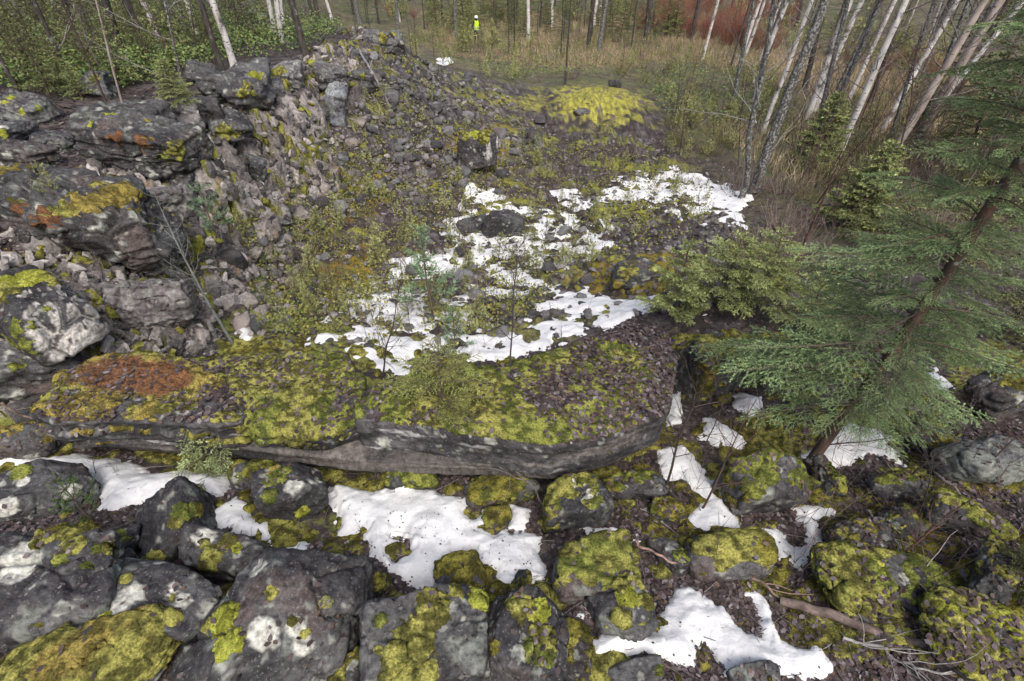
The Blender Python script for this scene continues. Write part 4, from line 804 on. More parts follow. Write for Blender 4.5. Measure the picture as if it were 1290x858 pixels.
def stick(label, pts, r0, r1, c, lift=.03, cat='fallen branch', name='fallen_branch', sides=8, jit=.008, twigs=0, seed=1):
    rng = np.random.RandomState(seed); pts = np.array(pts, float); q = hit(pts[:, 0], pts[:, 1], lift if np.ndim(lift) == 0 else np.array(lift))
    t = np.linspace(0, 1, len(q)); tt = np.linspace(0, 1, 40); P = np.stack([np.interp(tt, t, q[:, k]) for k in range(3)], 1); P = P+jit*np.stack([fbm(P3(tt*6, tt*0+k), 1, 2, seed+k) for k in range(3)], 1)*3
    A = Acc(); V, F = tube(P, np.linspace(r0, r1, 40)*(1+.12*fbm(P3(tt*20, tt*0), 1, 2, seed)), sides); K = mixc(col(len(V), c), np.array(c)*.45, sstep(-.2, .4, fbm(V*np.array([8, 8, 8]), 2, 3, seed))); A.add(V, F, K)
    o = None; base_ = P[0].copy()
    A.V = [v-base_ for v in A.V]; o = link(name, A.mesh(name, [M_TWIG]), loc=tuple(base_)); tag(o, label, cat, None, 'thing')
    B = Acc()
    for k in range(twigs):
        i = rng.randint(3, 38); d = norml(P[i+1]-P[i])+rng.normal(0, .6, 3); d[2] = abs(d[2])*.5; W_ = wander(P[i]-base_, d, rng.uniform(.1, .45), 6, .15, rng); V, F = tube(W_, np.linspace(r1*.6, r1*.2, 7), 4); B.add(V, F, np.array(c)*1.2)
    if twigs: tag(link('side_twigs', B.mesh('side_twigs', [M_TWIG]), o), kind='stuff')
    return o
stick('fallen brown log lying between the pitted snow and the broad moss bank', [(985,755),(1040,772),(1120,800),(1200,825),(1300,850)], .030, .024, (.20, .155, .135), .05, 'log', 'fallen_log', 12)
stick('thin pale stick lying on the leaf slope just left of the pale boulder', [(1160,548),(1165,575),(1185,605),(1212,628)], .014, .010, (.30, .27, .24), .08)
stick('long thin lichen covered branch above the broad moss bank', [(1060,672),(1110,700),(1160,725),(1180,735)], .010, .006, (.30, .29, .28), .10, twigs=8, seed=3)
stick('second thin branch crossing the leaf slope beside the lichen covered one', [(1095,645),(1125,680),(1165,715)], .009, .005, (.26, .25, .24), .10, twigs=5, seed=4)
stick('pile edge branch with white lichen at the bottom below the log', [(1060,805),(1110,820),(1150,840),(1210,850)], .010, .006, (.30, .29, .28), .06, twigs=14, seed=5)
stick('thin brown stick leaning from the log to the leafy mound', [(850,665),(900,700),(960,738),(1000,760)], .011, .008, (.24, .17, .14), .04, twigs=4, seed=6)
stick('pinkish thin stick lying over the block right of the big snow patch', [(800,685),(830,700),(880,715)], .010, .007, (.30, .20, .17), .10, seed=7)
stick('bare stick leaning against the pyramid shaped mossy rock', [(690,640),(665,610),(640,595)], .006, .003, (.25, .22, .2), [.02, .15, .3], twigs=6, seed=8)
stick('dead grey branch hanging down the bank from the ridge', [(452,62),(465,85),(480,110),(492,135)], .03, .015, (.30, .29, .30), .18, twigs=16, seed=9)
stick('thin broken branches sticking out under the left end of the slab', [(0,505),(25,520),(55,530),(80,528)], .012, .006, (.16, .12, .10), [.5, .45, .4, .3], twigs=8, seed=10)
# ------------------------------------------------------------------ trees and plants
def bark(name, kind):
    m = bpy.data.materials.new(name); t, b = nodes(m); N = t.nodes; L = t.links
    tc = N.new('ShaderNodeTexCoord'); oi = N.new('ShaderNodeObjectInfo'); ad = N.new('ShaderNodeVectorMath'); ad.operation = 'ADD'
    ml = N.new('ShaderNodeMath'); ml.operation = 'MULTIPLY'; ml.inputs[1].default_value = 37; L.new(oi.outputs['Random'], ml.inputs[0]); L.new(tc.outputs['Object'], ad.inputs[0]); L.new(ml.outputs[0], ad.inputs[1])
    def noise(scale, stretch, det=4):
        mp = N.new('ShaderNodeMapping'); mp.inputs['Scale'].default_value = stretch; L.new(ad.outputs[0], mp.inputs['Vector'])
        n = N.new('ShaderNodeTexNoise'); n.inputs['Scale'].default_value = scale; n.inputs['Detail'].default_value = det; L.new(mp.outputs[0], n.inputs['Vector']); return n
    def ramp(n, lo, hi):
        r = N.new('ShaderNodeMapRange'); r.inputs['From Min'].default_value = lo; r.inputs['From Max'].default_value = hi; L.new(n.outputs['Fac'], r.inputs['Value']); return r
    def mix(f, a, c):
        x = N.new('ShaderNodeMix'); x.data_type = 'RGBA'; L.new(f.outputs[0], x.inputs['Factor'])
        if isinstance(a, tuple): x.inputs['A'].default_value = (*a, 1)
        else: L.new(a, x.inputs['A'])
        x.inputs['B'].default_value = (*c, 1); return x.outputs['Result']
    if kind == 'birch':
        c = mix(ramp(noise(5, (1, 1, .6)), .35, .65), (.68, .665, .65), (.44, .42, .40)); c = mix(ramp(noise(9, (1, 1, 5)), .60, .66), c, (.05, .045, .045)); c = mix(ramp(noise(4, (1, 1, .7)), .56, .66), c, (.10, .09, .085))
    elif kind == 'lichen':
        c = mix(ramp(noise(12, (1, 1, .5)), .4, .6), (.10, .09, .085), (.05, .045, .042)); c = mix(ramp(noise(26, (1, 1, .8)), .50, .60), c, (.25, .27, .26))
    elif kind == 'pale':
        c = mix(ramp(noise(6, (1, 1, .4)), .35, .65), (.38, .33, .30), (.22, .18, .165)); c = mix(ramp(noise(10, (1, 1, 4)), .60, .67), c, (.08, .06, .055))
    elif kind == 'red':
        c = mix(ramp(noise(12, (1, 1, .5)), .4, .6), (.11, .065, .048), (.05, .036, .03)); c = mix(ramp(noise(14, (1, 1, .8)), .6, .66), c, (.2, .22, .2))
    else:
        c = mix(ramp(noise(14, (1, 1, .4)), .4, .6), (.075, .062, .055), (.032, .028, .026)); c = mix(ramp(noise(8, (1, 1, .8)), .62, .68), c, (.17, .18, .17))
    L.new(c, b.inputs['Base Color']); b.inputs['Roughness'].default_value = .85
    bp = N.new('ShaderNodeBump'); bp.inputs['Distance'].default_value = .02; bp.inputs['Strength'].default_value = .6; L.new(noise(25, (1, 1, .5)).outputs['Fac'], bp.inputs['Height']); L.new(bp.outputs[0], b.inputs['Normal'])
    return m
BARK = {k: bark(k+'_bark', k) for k in ('birch', 'lichen', 'pale', 'dark', 'red')}
M_NEEDLE = surf('needles', 8, .35, 0, 0, .6, spec=.3); M_STEM = surf('stem_bark', 30, .4, 0, 0, .85); M_GRASS = surf('dry_grass', 5, .3, 0, 0, .8); M_GREEN = surf('small_leaves', 20, .3, 0, 0, .6)
def needles(A, P, spacing, ln, w, c, rng, fwd=.75, mi=1, up=0.):
    """needles round a twig polyline"""
    P = np.asarray(P); L = np.linalg.norm(np.diff(P, axis=0), axis=1).sum(); n = int(L/spacing)
    if n < 2: return
    t = np.sort(rng.rand(n))*(len(P)-1); i = np.minimum(t.astype(int), len(P)-2); f = (t-i)[:, None]; B = P[i]*(1-f)+P[i+1]*f; ax = norml(P[i+1]-P[i])
    rd = norml(np.cross(ax, rng.normal(size=(n, 3)))+[0, 0, up]); d = norml(ax*fwd+rd*(1-fwd*.35)); sd = norml(np.cross(d, rng.normal(size=(n, 3))))*w; l = ln*rng.uniform(.7, 1.15, n)[:, None]
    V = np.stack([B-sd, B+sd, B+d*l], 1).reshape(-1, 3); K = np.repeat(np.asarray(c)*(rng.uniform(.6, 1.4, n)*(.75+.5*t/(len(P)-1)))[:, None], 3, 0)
    A.add(V, np.arange(n*3).reshape(-1, 3), K, mi)
SPR = np.array((.088, .140, .066)); SPRY = np.array((.19, .22, .085)); PIN = np.array((.29, .31, .125)); PINB = np.array((.15, .23, .13)); WOOD = np.array((.10, .075, .06)); GREYW = np.array((.2, .2, .19))
def spruce_branch(A, o, d, L, rng, sp=.0042, ln=.016, w=.0014, tw=.05, c=SPR, droop=.04, sub=True, bare=.12, rad=None):
    """a spray: axis, side twigs in a drooping fan, needles on every twig"""
    o = np.array(o, float); d = norml(np.array(d, float)); n = 10; P = [o]; q = d.copy()
    for k in range(n): q = norml(q+[0, 0, -droop+.10*droop*k]+rng.normal(0, .03, 3)); P.append(P[-1]+q*L/n)
    P = np.array(P); r = rad or (.006*L+.0025); V, F = tube(P, np.linspace(r, .0015, n+1), 4); A.add(V, F, WOOD, 0)
    s0 = int(n*bare); needles(A, P[max(s0, n//3):], sp, ln, w, c, rng); sdv = norml(np.cross(d, [0, 0, 1.])); sg = 1; s = L*bare
    while s < L*.97:
        t = s/L*n; i = min(int(t), n-1); b = P[i]+(P[i+1]-P[i])*(t-i); ax = norml(P[i+1]-P[i]); l = (.46*(L-s)+.05)*rng.uniform(.6, 1.1)
        if rng.rand() < .93:
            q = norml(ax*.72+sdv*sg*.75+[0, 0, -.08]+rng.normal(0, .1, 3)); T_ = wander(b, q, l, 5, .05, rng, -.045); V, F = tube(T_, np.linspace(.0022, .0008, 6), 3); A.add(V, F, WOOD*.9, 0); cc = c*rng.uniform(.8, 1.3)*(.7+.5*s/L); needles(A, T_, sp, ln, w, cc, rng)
            if sub and l > .13:
                u = .25*l; g = 1
                while u < l*.9:
                    k = u/l*5; j = min(int(k), 4); bb = T_[j]+(T_[j+1]-T_[j])*(k-j); ll = (l-u)*.5*rng.uniform(.6, 1.1)+.02; q2 = norml(q*.75+norml(np.cross(q, [0, 0, 1.]))*g*.7+rng.normal(0, .12, 3)+[0, 0, -.1]); U = wander(bb, q2, ll, 3, .06, rng, -.04)
                    needles(A, U, sp, ln, w, cc, rng); u += tw*.55; g = -g
        s += tw*.5*rng.uniform(.8, 1.2); sg = -sg
def wood_trunk(A, H, r, rng, c=WOOD, bend=.03, sides=6, n=14): 
    z = np.linspace(0, H, n); P = np.stack([bend*H*(fbm(P3(z/H*2, z*0), 1, 2, rng.randint(999))-fbm(P3(z[:1]*0, z[:1]*0), 1, 2, 0)*0), bend*H*fbm(P3(z/H*2, z*0+9), 1, 2, rng.randint(999)), z], 1); P -= P[0]*[1, 1, 0]
    V, F = tube(P, np.linspace(r, r*.2, n), sides); A.add(V, F, c, 0); return P
def empty(name, loc, label, cat, group=None, rz=0, sc=1, rot=None):
    o = bpy.data.objects.new(name, None); C.objects.link(o); o.location = tuple(loc); o.rotation_euler = rot or (0, 0, rz); o.scale = (sc,)*3; o.empty_display_size = .1; return tag(o, label, cat, group, 'thing')
# low detail crowns, one mesh each, shared by all copies
def young_spruce(H, seed, c, dens=1.0, ln=.026, w=.0035, wide=.36, sp=.012, tw=.075, nbk=26):
    rng = np.random.RandomState(seed); T_ = Acc(); P = wood_trunk(T_, H, .012*H+.006, rng); A = Acc(); nb = int(nbk*dens)
    for k in range(nb):
        f = (k+.5)/nb; z = H*(.06+.92*f**.9); L = H*wide*(1-f)**.85*rng.uniform(.7, 1.15)+.05; a = k*2.4+rng.uniform(-.4, .4); p = np.array([np.interp(z, P[:, 2], P[:, 0]), np.interp(z, P[:, 2], P[:, 1]), z])
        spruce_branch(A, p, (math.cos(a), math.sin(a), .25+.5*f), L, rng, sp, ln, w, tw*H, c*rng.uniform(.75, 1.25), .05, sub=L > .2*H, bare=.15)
    needles(A, P[-3:], sp*.6, ln, w, c*1.2, rng)
    return T_.mesh('trunk', [M_STEM]), A.mesh('crown', [M_STEM, M_NEEDLE])
def young_pine(H, seed, c, ln=.05, w=.003, sp=.006):
    rng = np.random.RandomState(seed); T_ = Acc(); P = wood_trunk(T_, H, .009*H+.005, rng, WOOD*1.3); A = Acc(); z = H*.15
    while z < H*.98:
        p = np.array([np.interp(z, P[:, 2], P[:, 0]), np.interp(z, P[:, 2], P[:, 1]), z]); m = rng.randint(3, 6); a0 = rng.rand()*6
        for k in range(m):
            a = a0+k*6.28/m; L = (.34*(H-z)+.07)*rng.uniform(.6, 1.1); B = wander(p, (math.cos(a), math.sin(a), .55), L, 5, .08, rng, .06); V, F = tube(B, np.linspace(.004, .002, 6), 3); A.add(V, F, WOOD*1.3, 0)
            needles(A, B[-4:] if L > .2 else B, sp, ln, w, c*rng.uniform(.8, 1.25), rng, .6)
            for g in range(int(L*9)):
                j = rng.randint(2, 5); q = norml(B[j]-B[j-1])+rng.normal(0, .55, 3); U = wander(B[j], q, .1+.2*L*rng.rand(), 3, .1, rng, .05); needles(A, U, sp, ln, w, c*rng.uniform(.8, 1.25), rng, .6)
        z += .13*H*rng.uniform(.7, 1.1)+.04
    needles(A, P[-3:], sp*.6, ln, w, c*1.15, rng, .6)
    return T_.mesh('trunk', [M_STEM]), A.mesh('crown', [M_STEM, M_NEEDLE])
def bare_sapling(H, seed, c=(.085, .06, .055), dens=1.0, spread=.22, thick=1.0):
    rng = np.random.RandomState(seed); T_ = Acc(); P = wood_trunk(T_, H, (.005*H+.0035)*thick, rng, np.array(c), .035, 5); A = Acc()
    for k in range(int((9*H+6)*dens)):
        z = H*rng.uniform(.2, .97); p = np.array([np.interp(z, P[:, 2], P[:, 0]), np.interp(z, P[:, 2], P[:, 1]), z]); a = rng.rand()*6.3; L = (spread*(H-z)+.12)*rng.uniform(.5, 1.2); B = wander(p, (math.cos(a), math.sin(a), rng.uniform(.3, 1.1)), L, 5, .12, rng, .04)
        V, F = tube(B, np.linspace(.0035, .0012, 6), 3); A.add(V, F, np.array(c)*rng.uniform(.8, 1.5))
        for g in range(3): 
            j = rng.randint(1, 5); U = wander(B[j], norml(B[j]-B[j-1])+rng.normal(0, .6, 3), L*.4, 3, .15, rng); V, F = tube(U, np.linspace(.0018, .0008, 4), 3); A.add(V, F, np.array(c)*rng.uniform(.8, 1.5))
    return T_.mesh('stem', [M_STEM]), A.mesh('twigs', [M_STEM])
def plant(name, meshes, loc, label, cat, group=None, rz=0, sc=1, lean=(0, 0), names=('trunk', 'crown')):
    o = empty(name, loc, label, cat, group, sc=sc, rot=(lean[1], lean[0], rz))
    for n, me in zip(names, meshes):
        p = link(n, me, o)
        if n in ('twigs',): p['kind'] = 'stuff'
    return o
def height_for(q, py_top):
    """height of an upright thing standing at q whose tip is seen at picture row py_top"""
    d = rays([645], [py_top])[0]; return max(.05, CAM_Z+d[2]/d[1]*q[1]-q[2])
YS = [young_spruce(1.0, 700+i, SPRY*f, 1.3, .04, .006, .4, .012) for i, f in enumerate((1.0, .8, 1.25, .65))]
YP = [young_pine(1.0, 720+i, PIN*f, .07, .0065, .0065) for i, f in enumerate((1.0, 1.25, .85))]
YB = [young_pine(1.0, 730, PINB, .04, .0022)]
BS = [bare_sapling(1.5, 740+i, c, 1.2) for i, c in enumerate(((.085, .06, .055), (.07, .05, .045), (.13, .075, .06), (.15, .13, .12), (.06, .05, .05)))]
def by_px(name, meshes, unit, px, py, ptop, label, cat, group=None, rz=0, lean=(0, 0), names=('trunk', 'crown'), dz=-.02):
    q = hit1(px, py); h = height_for(q, ptop); return plant(name, meshes, (q[0], q[1], q[2]+dz), label, cat, group, rz, h/unit, lean, names)
# young trees that stand out, each where it grows in the photograph
def on_top(px, py):
    dg = bpy.context.evaluated_depsgraph_get(); d = rays([px], [py])[0]; ok, lo, *_ = SC.ray_cast(dg, Vector((0, 0, CAM_Z)), Vector(d).normalized()); return np.array(lo)
HY = young_spruce(1.0, 760, SPRY*1.35, 1.6, .018, .0030, .5, .0045)
def hero(name, meshes, unit, px, py, ptop, label, cat, rz=0, lean=(0, 0), names=('trunk', 'crown')):
    q = on_top(px, py); h = height_for(q, ptop); return plant(name, meshes, q-[0, 0, .02], label, cat, None, rz, h/unit, lean, names)
hero('young_spruce', young_spruce(.8, 761, SPRY*1.45, 1.5, .018, .0030, .5, .0028, .05, 40), .8, 225, 132, 72, 'bright bushy young spruce on the rim of the bank below the white birches', 'young spruce')
hero('spruce_seedling', young_spruce(.6, 762, np.array((.30, .37, .17)), 1.0, .018, .0024, .5, .0034, .05, 40), .6, 281, 580, 512, 'pale green bushy spruce seedling growing from the crack in front of the slab', 'spruce seedling')
hero('young_spruce', young_spruce(.7, 763, np.array((.25, .28, .09)), .8, .018, .0024, .8, .0045, .06, 26), .7, 556, 505, 425, 'low bushy yellow green spruce on top of the main slab', 'young spruce')
hero('young_pine', young_pine(.8, 764, PINB*1.1, .045, .0028, .004), .8, 575, 452, 385, 'soft green young pine at the snow edge behind the main slab', 'young pine')
hero('young_pine', young_pine(.8, 765, PINB*1.15, .05, .0036, .004), .8, 545, 395, 285, 'bluish young pine in the snow left of the middle of the hollow', 'young pine')
hero('young_pine', young_pine(.8, 766, PINB*1.1, .05, .0036, .004), .8, 275, 300, 225, 'small bluish pine growing on the pale bank face', 'young pine')
hero('young_pine', young_pine(.8, 767, PIN, .04, .003, .004), .8, 68, 248, 200, 'small green pine on the broad dark layered slab', 'young pine')
hero('dead_sapling', bare_sapling(1.6, 768, (.17, .18, .17), 1.8, .25, 1.5), 1.6, 293, 432, 235, 'lichen grey dead sapling in front of the pale bank face', 'dead sapling', lean=(-.12, 0), names=('stem', 'twigs'))
hero('bare_sapling', bare_sapling(1.2, 769, (.06, .05, .05), 1.4, .22, .9), 1.2, 643, 462, 300, 'thin bare sapling standing in the snow behind the main slab', 'bare sapling', names=('stem', 'twigs'))
hero('bare_sapling', bare_sapling(1.2, 770, (.07, .055, .045), 1.2, .22, 1.0), 1.2, 480, 478, 330, 'bare leaning sapling behind the left end of the main slab', 'bare sapling', lean=(.32, 0), names=('stem', 'twigs'))
hero('bare_sapling', bare_sapling(1.2, 771, (.06, .045, .04), 1.0), 1.2, 840, 610, 430, 'dark bare sapling beside the narrow snow tongue', 'bare sapling', lean=(.05, 0), names=('stem', 'twigs'))
hero('bare_sapling', bare_sapling(1.6, 772, (.10, .06, .05), 1.0, .2, 1.8), 1.6, 985, 385, 185, 'tall thin brown sapling left of the big green spruce', 'bare sapling', lean=(.05, 0), names=('stem', 'twigs'))
hero('bare_sapling', bare_sapling(1.2, 773, (.09, .06, .05), 1.0), 1.2, 885, 640, 500, 'thin bare sapling rising from the snow tongue', 'bare sapling', lean=(.1, 0), names=('stem', 'twigs'))
hero('young_spruce', young_spruce(1.0, 774, SPRY*1.9, .75, .022, .0036, .75, .0028, .05, 40), 1.0, 905, 385, 290, 'dense olive young spruce between the hollow and the big green spruce', 'young spruce')
hero('young_spruce', young_spruce(1.0, 775, SPRY*1.8, .75, .022, .0036, .75, .0028, .05, 40), 1.0, 960, 365, 285, 'broad olive young spruce beside the tall thin brown sapling', 'young spruce')
hero('young_spruce', young_spruce(1.0, 776, SPRY*1.6, .8, .022, .0036, .6, .0028, .05, 40), 1.0, 1010, 420, 330, 'small spruce at the left edge of the big green spruce', 'young spruce')
hero('young_spruce', young_spruce(1.0, 777, SPRY*1.3, 1.4, .03, .0055, .4, .0028, .05, 40), 1.0, 1030, 205, 115, 'dark young spruce standing among the white birch stems', 'young spruce')
hero('young_spruce', young_spruce(1.0, 778, SPRY*1.3, 1.5, .03, .0055, .4, .0028, .05, 40), 1.0, 1065, 285, 175, 'leaning young spruce in front of the right birch stems', 'young spruce', lean=(.15, 0))
hero('young_spruce', young_spruce(1.0, 779, SPRY*1.6, .6, .03, .0055, .4, .0028, .05, 40), 1.0, 850, 400, 300, 'thin young spruce at the right edge of the snow sheet', 'young spruce')
hero('young_spruce', young_spruce(1.0, 782, SPRY*1.0, 1.2, .022, .0036, .55, .005, .06, 34), 1.0, 1262, 425, 290, 'young spruce in the shade behind the big spruce trunk', 'young spruce')
hero('young_spruce', young_spruce(1.0, 783, SPRY*1.1, 1.2, .022, .0036, .5, .005, .06, 34), 1.0, 1190, 330, 205, 'young spruce rising behind the left boughs of the big spruce', 'young spruce')
hero('young_spruce', young_spruce(1.0, 784, SPRY*1.2, 1.1, .022, .0036, .55, .005, .06, 34), 1.0, 1118, 318, 225, 'bushy young spruce below the pinkish birches', 'young spruce')
hero('leafy_shrub', young_pine(.6, 780, np.array((.07, .13, .03)), .03, .003, .004), .6, 115, 655, 600, 'low green shrub beside the long snow patch', 'shrub')
hero('spruce_seedling', young_spruce(.6, 781, SPRY*.6, 1.2, .018, .0026, .5, .0028, .05, 40), .6, 1285, 738, 690, 'dark spruce seedling at the right photo edge on the leaf slope', 'spruce seedling')

# the big spruce: every branch an object, four sprays of needles shared between them
def big_spruce():
    rng = np.random.RandomState(79); q = hit1(1014, 590); root = empty('spruce_tree', q-[0, 0, .03], 'big green spruce with sweeping branches leaning over the right of the hollow', 'spruce')
    meshes = []
    for k in range(5):
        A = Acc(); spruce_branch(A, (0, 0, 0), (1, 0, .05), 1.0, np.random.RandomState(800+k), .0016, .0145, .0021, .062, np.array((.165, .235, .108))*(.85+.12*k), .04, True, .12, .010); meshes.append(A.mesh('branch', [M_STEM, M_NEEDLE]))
    dead = []
    for k in range(3):
        A = Acc(); r2 = np.random.RandomState(820+k); P = wander((0, 0, 0), (1, 0, .05), 1.0, 10, .07, r2, -.02); V, F = tube(P, np.linspace(.009, .002, 11), 4); A.add(V, F, GREYW)
        for j in range(34):
            i = r2.randint(1, 10); U = wander(P[i], norml(P[i+1]-P[i] if i < 10 else P[i]-P[i-1])+r2.normal(0, .75, 3), r2.uniform(.1, .4), 5, .2, r2, -.03); V, F = tube(U, np.linspace(.0028, .001, 6), 3); A.add(V, F, GREYW*r2.uniform(.6, 1.5))
        dead.append(A.mesh('branch', [M_STEM]))
    H = 8.0; lx = .115; z = np.linspace(0, H, 40); P = np.stack([lx*z+.05*np.sin(z*1.4), .02*z+.04*np.sin(z*1.1+1), z], 1); P -= P[0]
    A = Acc(); V, F = tube(P, np.linspace(.042, .009, 40)*(1+.06*np.sin(z*9)), 12); A.add(V, F, (.1, .08, .07)); link('trunk', A.mesh('trunk', [BARK['red']]), root)
    n = 200
    for k in range(n):
        f = (k+.5)/n; zz = .68+(H-.78)*f**1.15; p = [np.interp(zz, z, P[:, i]) for i in range(3)]; a = k*2.399+rng.uniform(-.35, .35); L = (1.06*(1-(zz/H))**.7+.16)*(.7+.3*min(1, zz/1.3))*(1.05+.10*math.cos(a-2.8)-.22*max(0, -math.sin(a)))*(1-.38*min(1, max(0, (zz-1.3)/.9)))*rng.uniform(.75, 1.12)
        if math.sin(a) < -.25 and zz < 2.4: L *= .66
        isdead = zz < .8 and rng.rand() < .45; me = dead[rng.randint(3)] if isdead else meshes[rng.randint(5)]
        o = link('branch', me, root, p, (rng.uniform(-.25, .25), rng.uniform(-.10, .20)-.32*(zz/H), a), L)
    return root
big_spruce()
# ------------------------------------------------------------------ trunks of the forest
_cr = []
def bare_crown(seed, H, z0, c, spread=1.6, nb=26):
    rng = np.random.RandomState(seed); A = Acc()
    for k in range(nb):
        z = z0+(H-z0)*rng.rand()**.9; a = rng.rand()*6.3; L = spread*(1.1-z/H)*rng.uniform(.4, 1.1)+.25; B = wander((0, 0, z), (math.cos(a), math.sin(a), rng.uniform(.2, .9)), L, 7, .12, rng, .02); V, F = tube(B, np.linspace(.014, .003, 8), 4); A.add(V, F, np.array(c)*rng.uniform(.7, 1.3))
        for g in range(5):
            j = rng.randint(2, 8); U = wander(B[j], norml(B[j]-B[j-1])+rng.normal(0, .5, 3), L*.45, 5, .15, rng); V, F = tube(U, np.linspace(.005, .0015, 6), 3); A.add(V, F, np.array(c)*rng.uniform(.7, 1.3))
    return A.mesh('crown', [M_STEM])
CR = [bare_crown(900+i, 11, .9, (.17, .145, .14), 1.6, 34) for i in range(3)]; CRL = [bare_crown(905+i, 11, .8, (.28, .27, .26), 1.6, 30) for i in range(2)]
def needle_crown(seed, H, z0, c, spread, nb, ln=.11, w=.014, sp=.06):
    rng = np.random.RandomState(seed); A = Acc()
    for k in range(nb):
        f = (k+.5)/nb; z = z0+(H-z0)*f; a = k*2.4; L = spread*(1-f)**.8*rng.uniform(.7, 1.2)+.2; spruce_branch(A, (0, 0, z), (math.cos(a), math.sin(a), .1), L, rng, sp, ln, w, .34, c*rng.uniform(.7, 1.3), .06, sub=False, bare=.15, rad=.015)
    return A.mesh('crown', [M_STEM, M_NEEDLE])
NC = [needle_crown(910+i, 9, .3, SPR*(1.0+.25*i), 1.7, 70) for i in range(3)]
def trunk_mesh(H, r, seed, kind, wob=.05, sides=10):
    rng = np.random.RandomState(seed); z = np.concatenate([[0, .08, .2], np.linspace(.4, H, 30)]); P = np.stack([wob*fbm(P3(z*.5, z*0), 1, 3, seed)*np.clip(z, 0, 1), wob*fbm(P3(z*.5, z*0+5), 1, 3, seed+1)*np.clip(z, 0, 1), z], 1)
    R_ = r*(1-.8*z/H)*(1+.35*np.exp(-z/.15))*(1+.05*fbm(P3(z*3, z*0), 1, 2, seed+2)); A = Acc(); V, F = tube(P, R_, sides); A.add(V, F, (.3, .3, .3)); return A.mesh('trunk', [BARK[kind]])
def tree(name, px, py, xtop, wpx, kind, label, H=11, crown=None, group=None, seed=0, q=None, cat='tree', wob=.06, trunk=None):
    """a trunk whose foot is seen at (px,py) and which leaves the picture's top edge at xtop"""
    rng = np.random.RandomState(seed+1000); q = hit1(px, py) if q is None else q; zc = q[1]*CP-(q[2]-CAM_Z)*SP; lean = 0
    if xtop is not None:
        h = height_for(q, 0); zt = q[1]*CP-(q[2]+h-CAM_Z)*SP; lean = math.atan(((xtop-645)/FOC*zt-q[0])/h)
    o = empty(name, q-[0, 0, .05], label, cat, group, rot=(0, lean, 0)); link('trunk', trunk or trunk_mesh(H, wpx*zc/FOC/2, seed, kind, wob), o)
    if crown is not None: link('crown', crown, o, rot=(0, 0, rng.rand()*6.3), scale=(1, 1, H/11))
    return o
T = tree
# right hand stand, front to back
T('birch_tree', 1055,200,1140,8.3,'birch','slender white birch leaning up just right of the dark young spruce',12,CR[0],seed=1)
T('birch_tree', 1102,226,1238,9.6,'pale','pinkish white birch nearest the big spruce, leaning to the right',12,CR[1],seed=2)
T('birch_tree', 1145,192,1262,10.9,'pale','thick pinkish birch leaning over behind the nearest pinkish one',12,CR[2],seed=3)
T('birch_tree', 1110,165,1207,7.0,'birch','white birch between the slender one and the pinkish pair',12,CR[0],seed=4)
T('birch_tree', 1066,130,1127,5.8,'birch','thin white birch far behind the slender white one',12,CR[1],seed=5)
T('birch_tree', 1017,148,1071,7.7,'birch','white birch just left of the dark young spruce, with its twin',12,CR[2],seed=6)
T('birch_tree', 1026,138,1086,6.4,'birch','twin white birch whose foot hides behind the dark young spruce',12,CR[0],seed=7)
T('birch_tree', 1148,188,1222,5.8,'lichen','dark birch stem squeezed between the pinkish trunks',12,CR[1],seed=8)
T('grey_tree', 950,238,1040,12.2,'lichen','thick grey lichen covered trunk leaning at the far end of the snow',11,CRL[0],seed=9,wob=.12)
T('grey_tree', 934,250,985,7.0,'lichen','crooked grey lichen covered trunk left of the thick one',11,CRL[1],seed=10,wob=.2)
T('birch_tree', 962,165,1022,5.1,'birch','pale thin birch hugging the thick grey lichen trunk',12,CR[0],seed=11)
T('grey_tree', 1012,115,1042,6.4,'dark','dark trunk behind the thick grey lichen trunk',11,CRL[0],seed=12)
T('birch_tree', 950,105,993,5.8,'birch','white birch behind the crooked grey trunk',12,CR[1],seed=13)
T('birch_tree', 932,75,958,4.5,'birch','white birch at the edge of the red brown thicket',12,CR[2],seed=14)
T('birch_tree', 938,70,964,3.8,'birch','thin companion birch at the edge of the red brown thicket',12,CR[0],seed=15)
T('birch_tree', 885,74,905,3.8,'birch','lone white birch in front of the red brown thicket',12,CR[1],seed=16)
T('birch_tree', 1120,180,1178,4.5,'lichen','thin grey stem between two white birches',10,CR[2],seed=17)
T('birch_tree', 1168,150,1290,5.8,'birch','far right leaning birch behind the pinkish trunks',12,CR[0],seed=18)
T('grey_tree', 1060,110,1105,3.8,'dark','thin dark trunk far behind the twin birches',10,CR[1],seed=19)
# middle
T('pine_tree', 741,62,747,5.8,'dark','dark pine trunk of the close pair beyond the moss mound, left one',12,CR[0],seed=20)
T('pine_tree', 754,66,763,5.8,'lichen','grey pine trunk of the close pair beyond the moss mound, right one',12,CR[1],seed=21)
T('dead_tree', 712,105,719,2.6,'dark','thin dark dead stem in front of the pine pair',8,CRL[0],seed=22)
T('birch_tree', 453,30,447,6.4,'lichen','thick grey trunk on top of the ridge',11,CRL[1],seed=23)
T('birch_tree', 503,28,498,3.8,'birch','white stem right behind the ridge top',11,CR[2],seed=24)
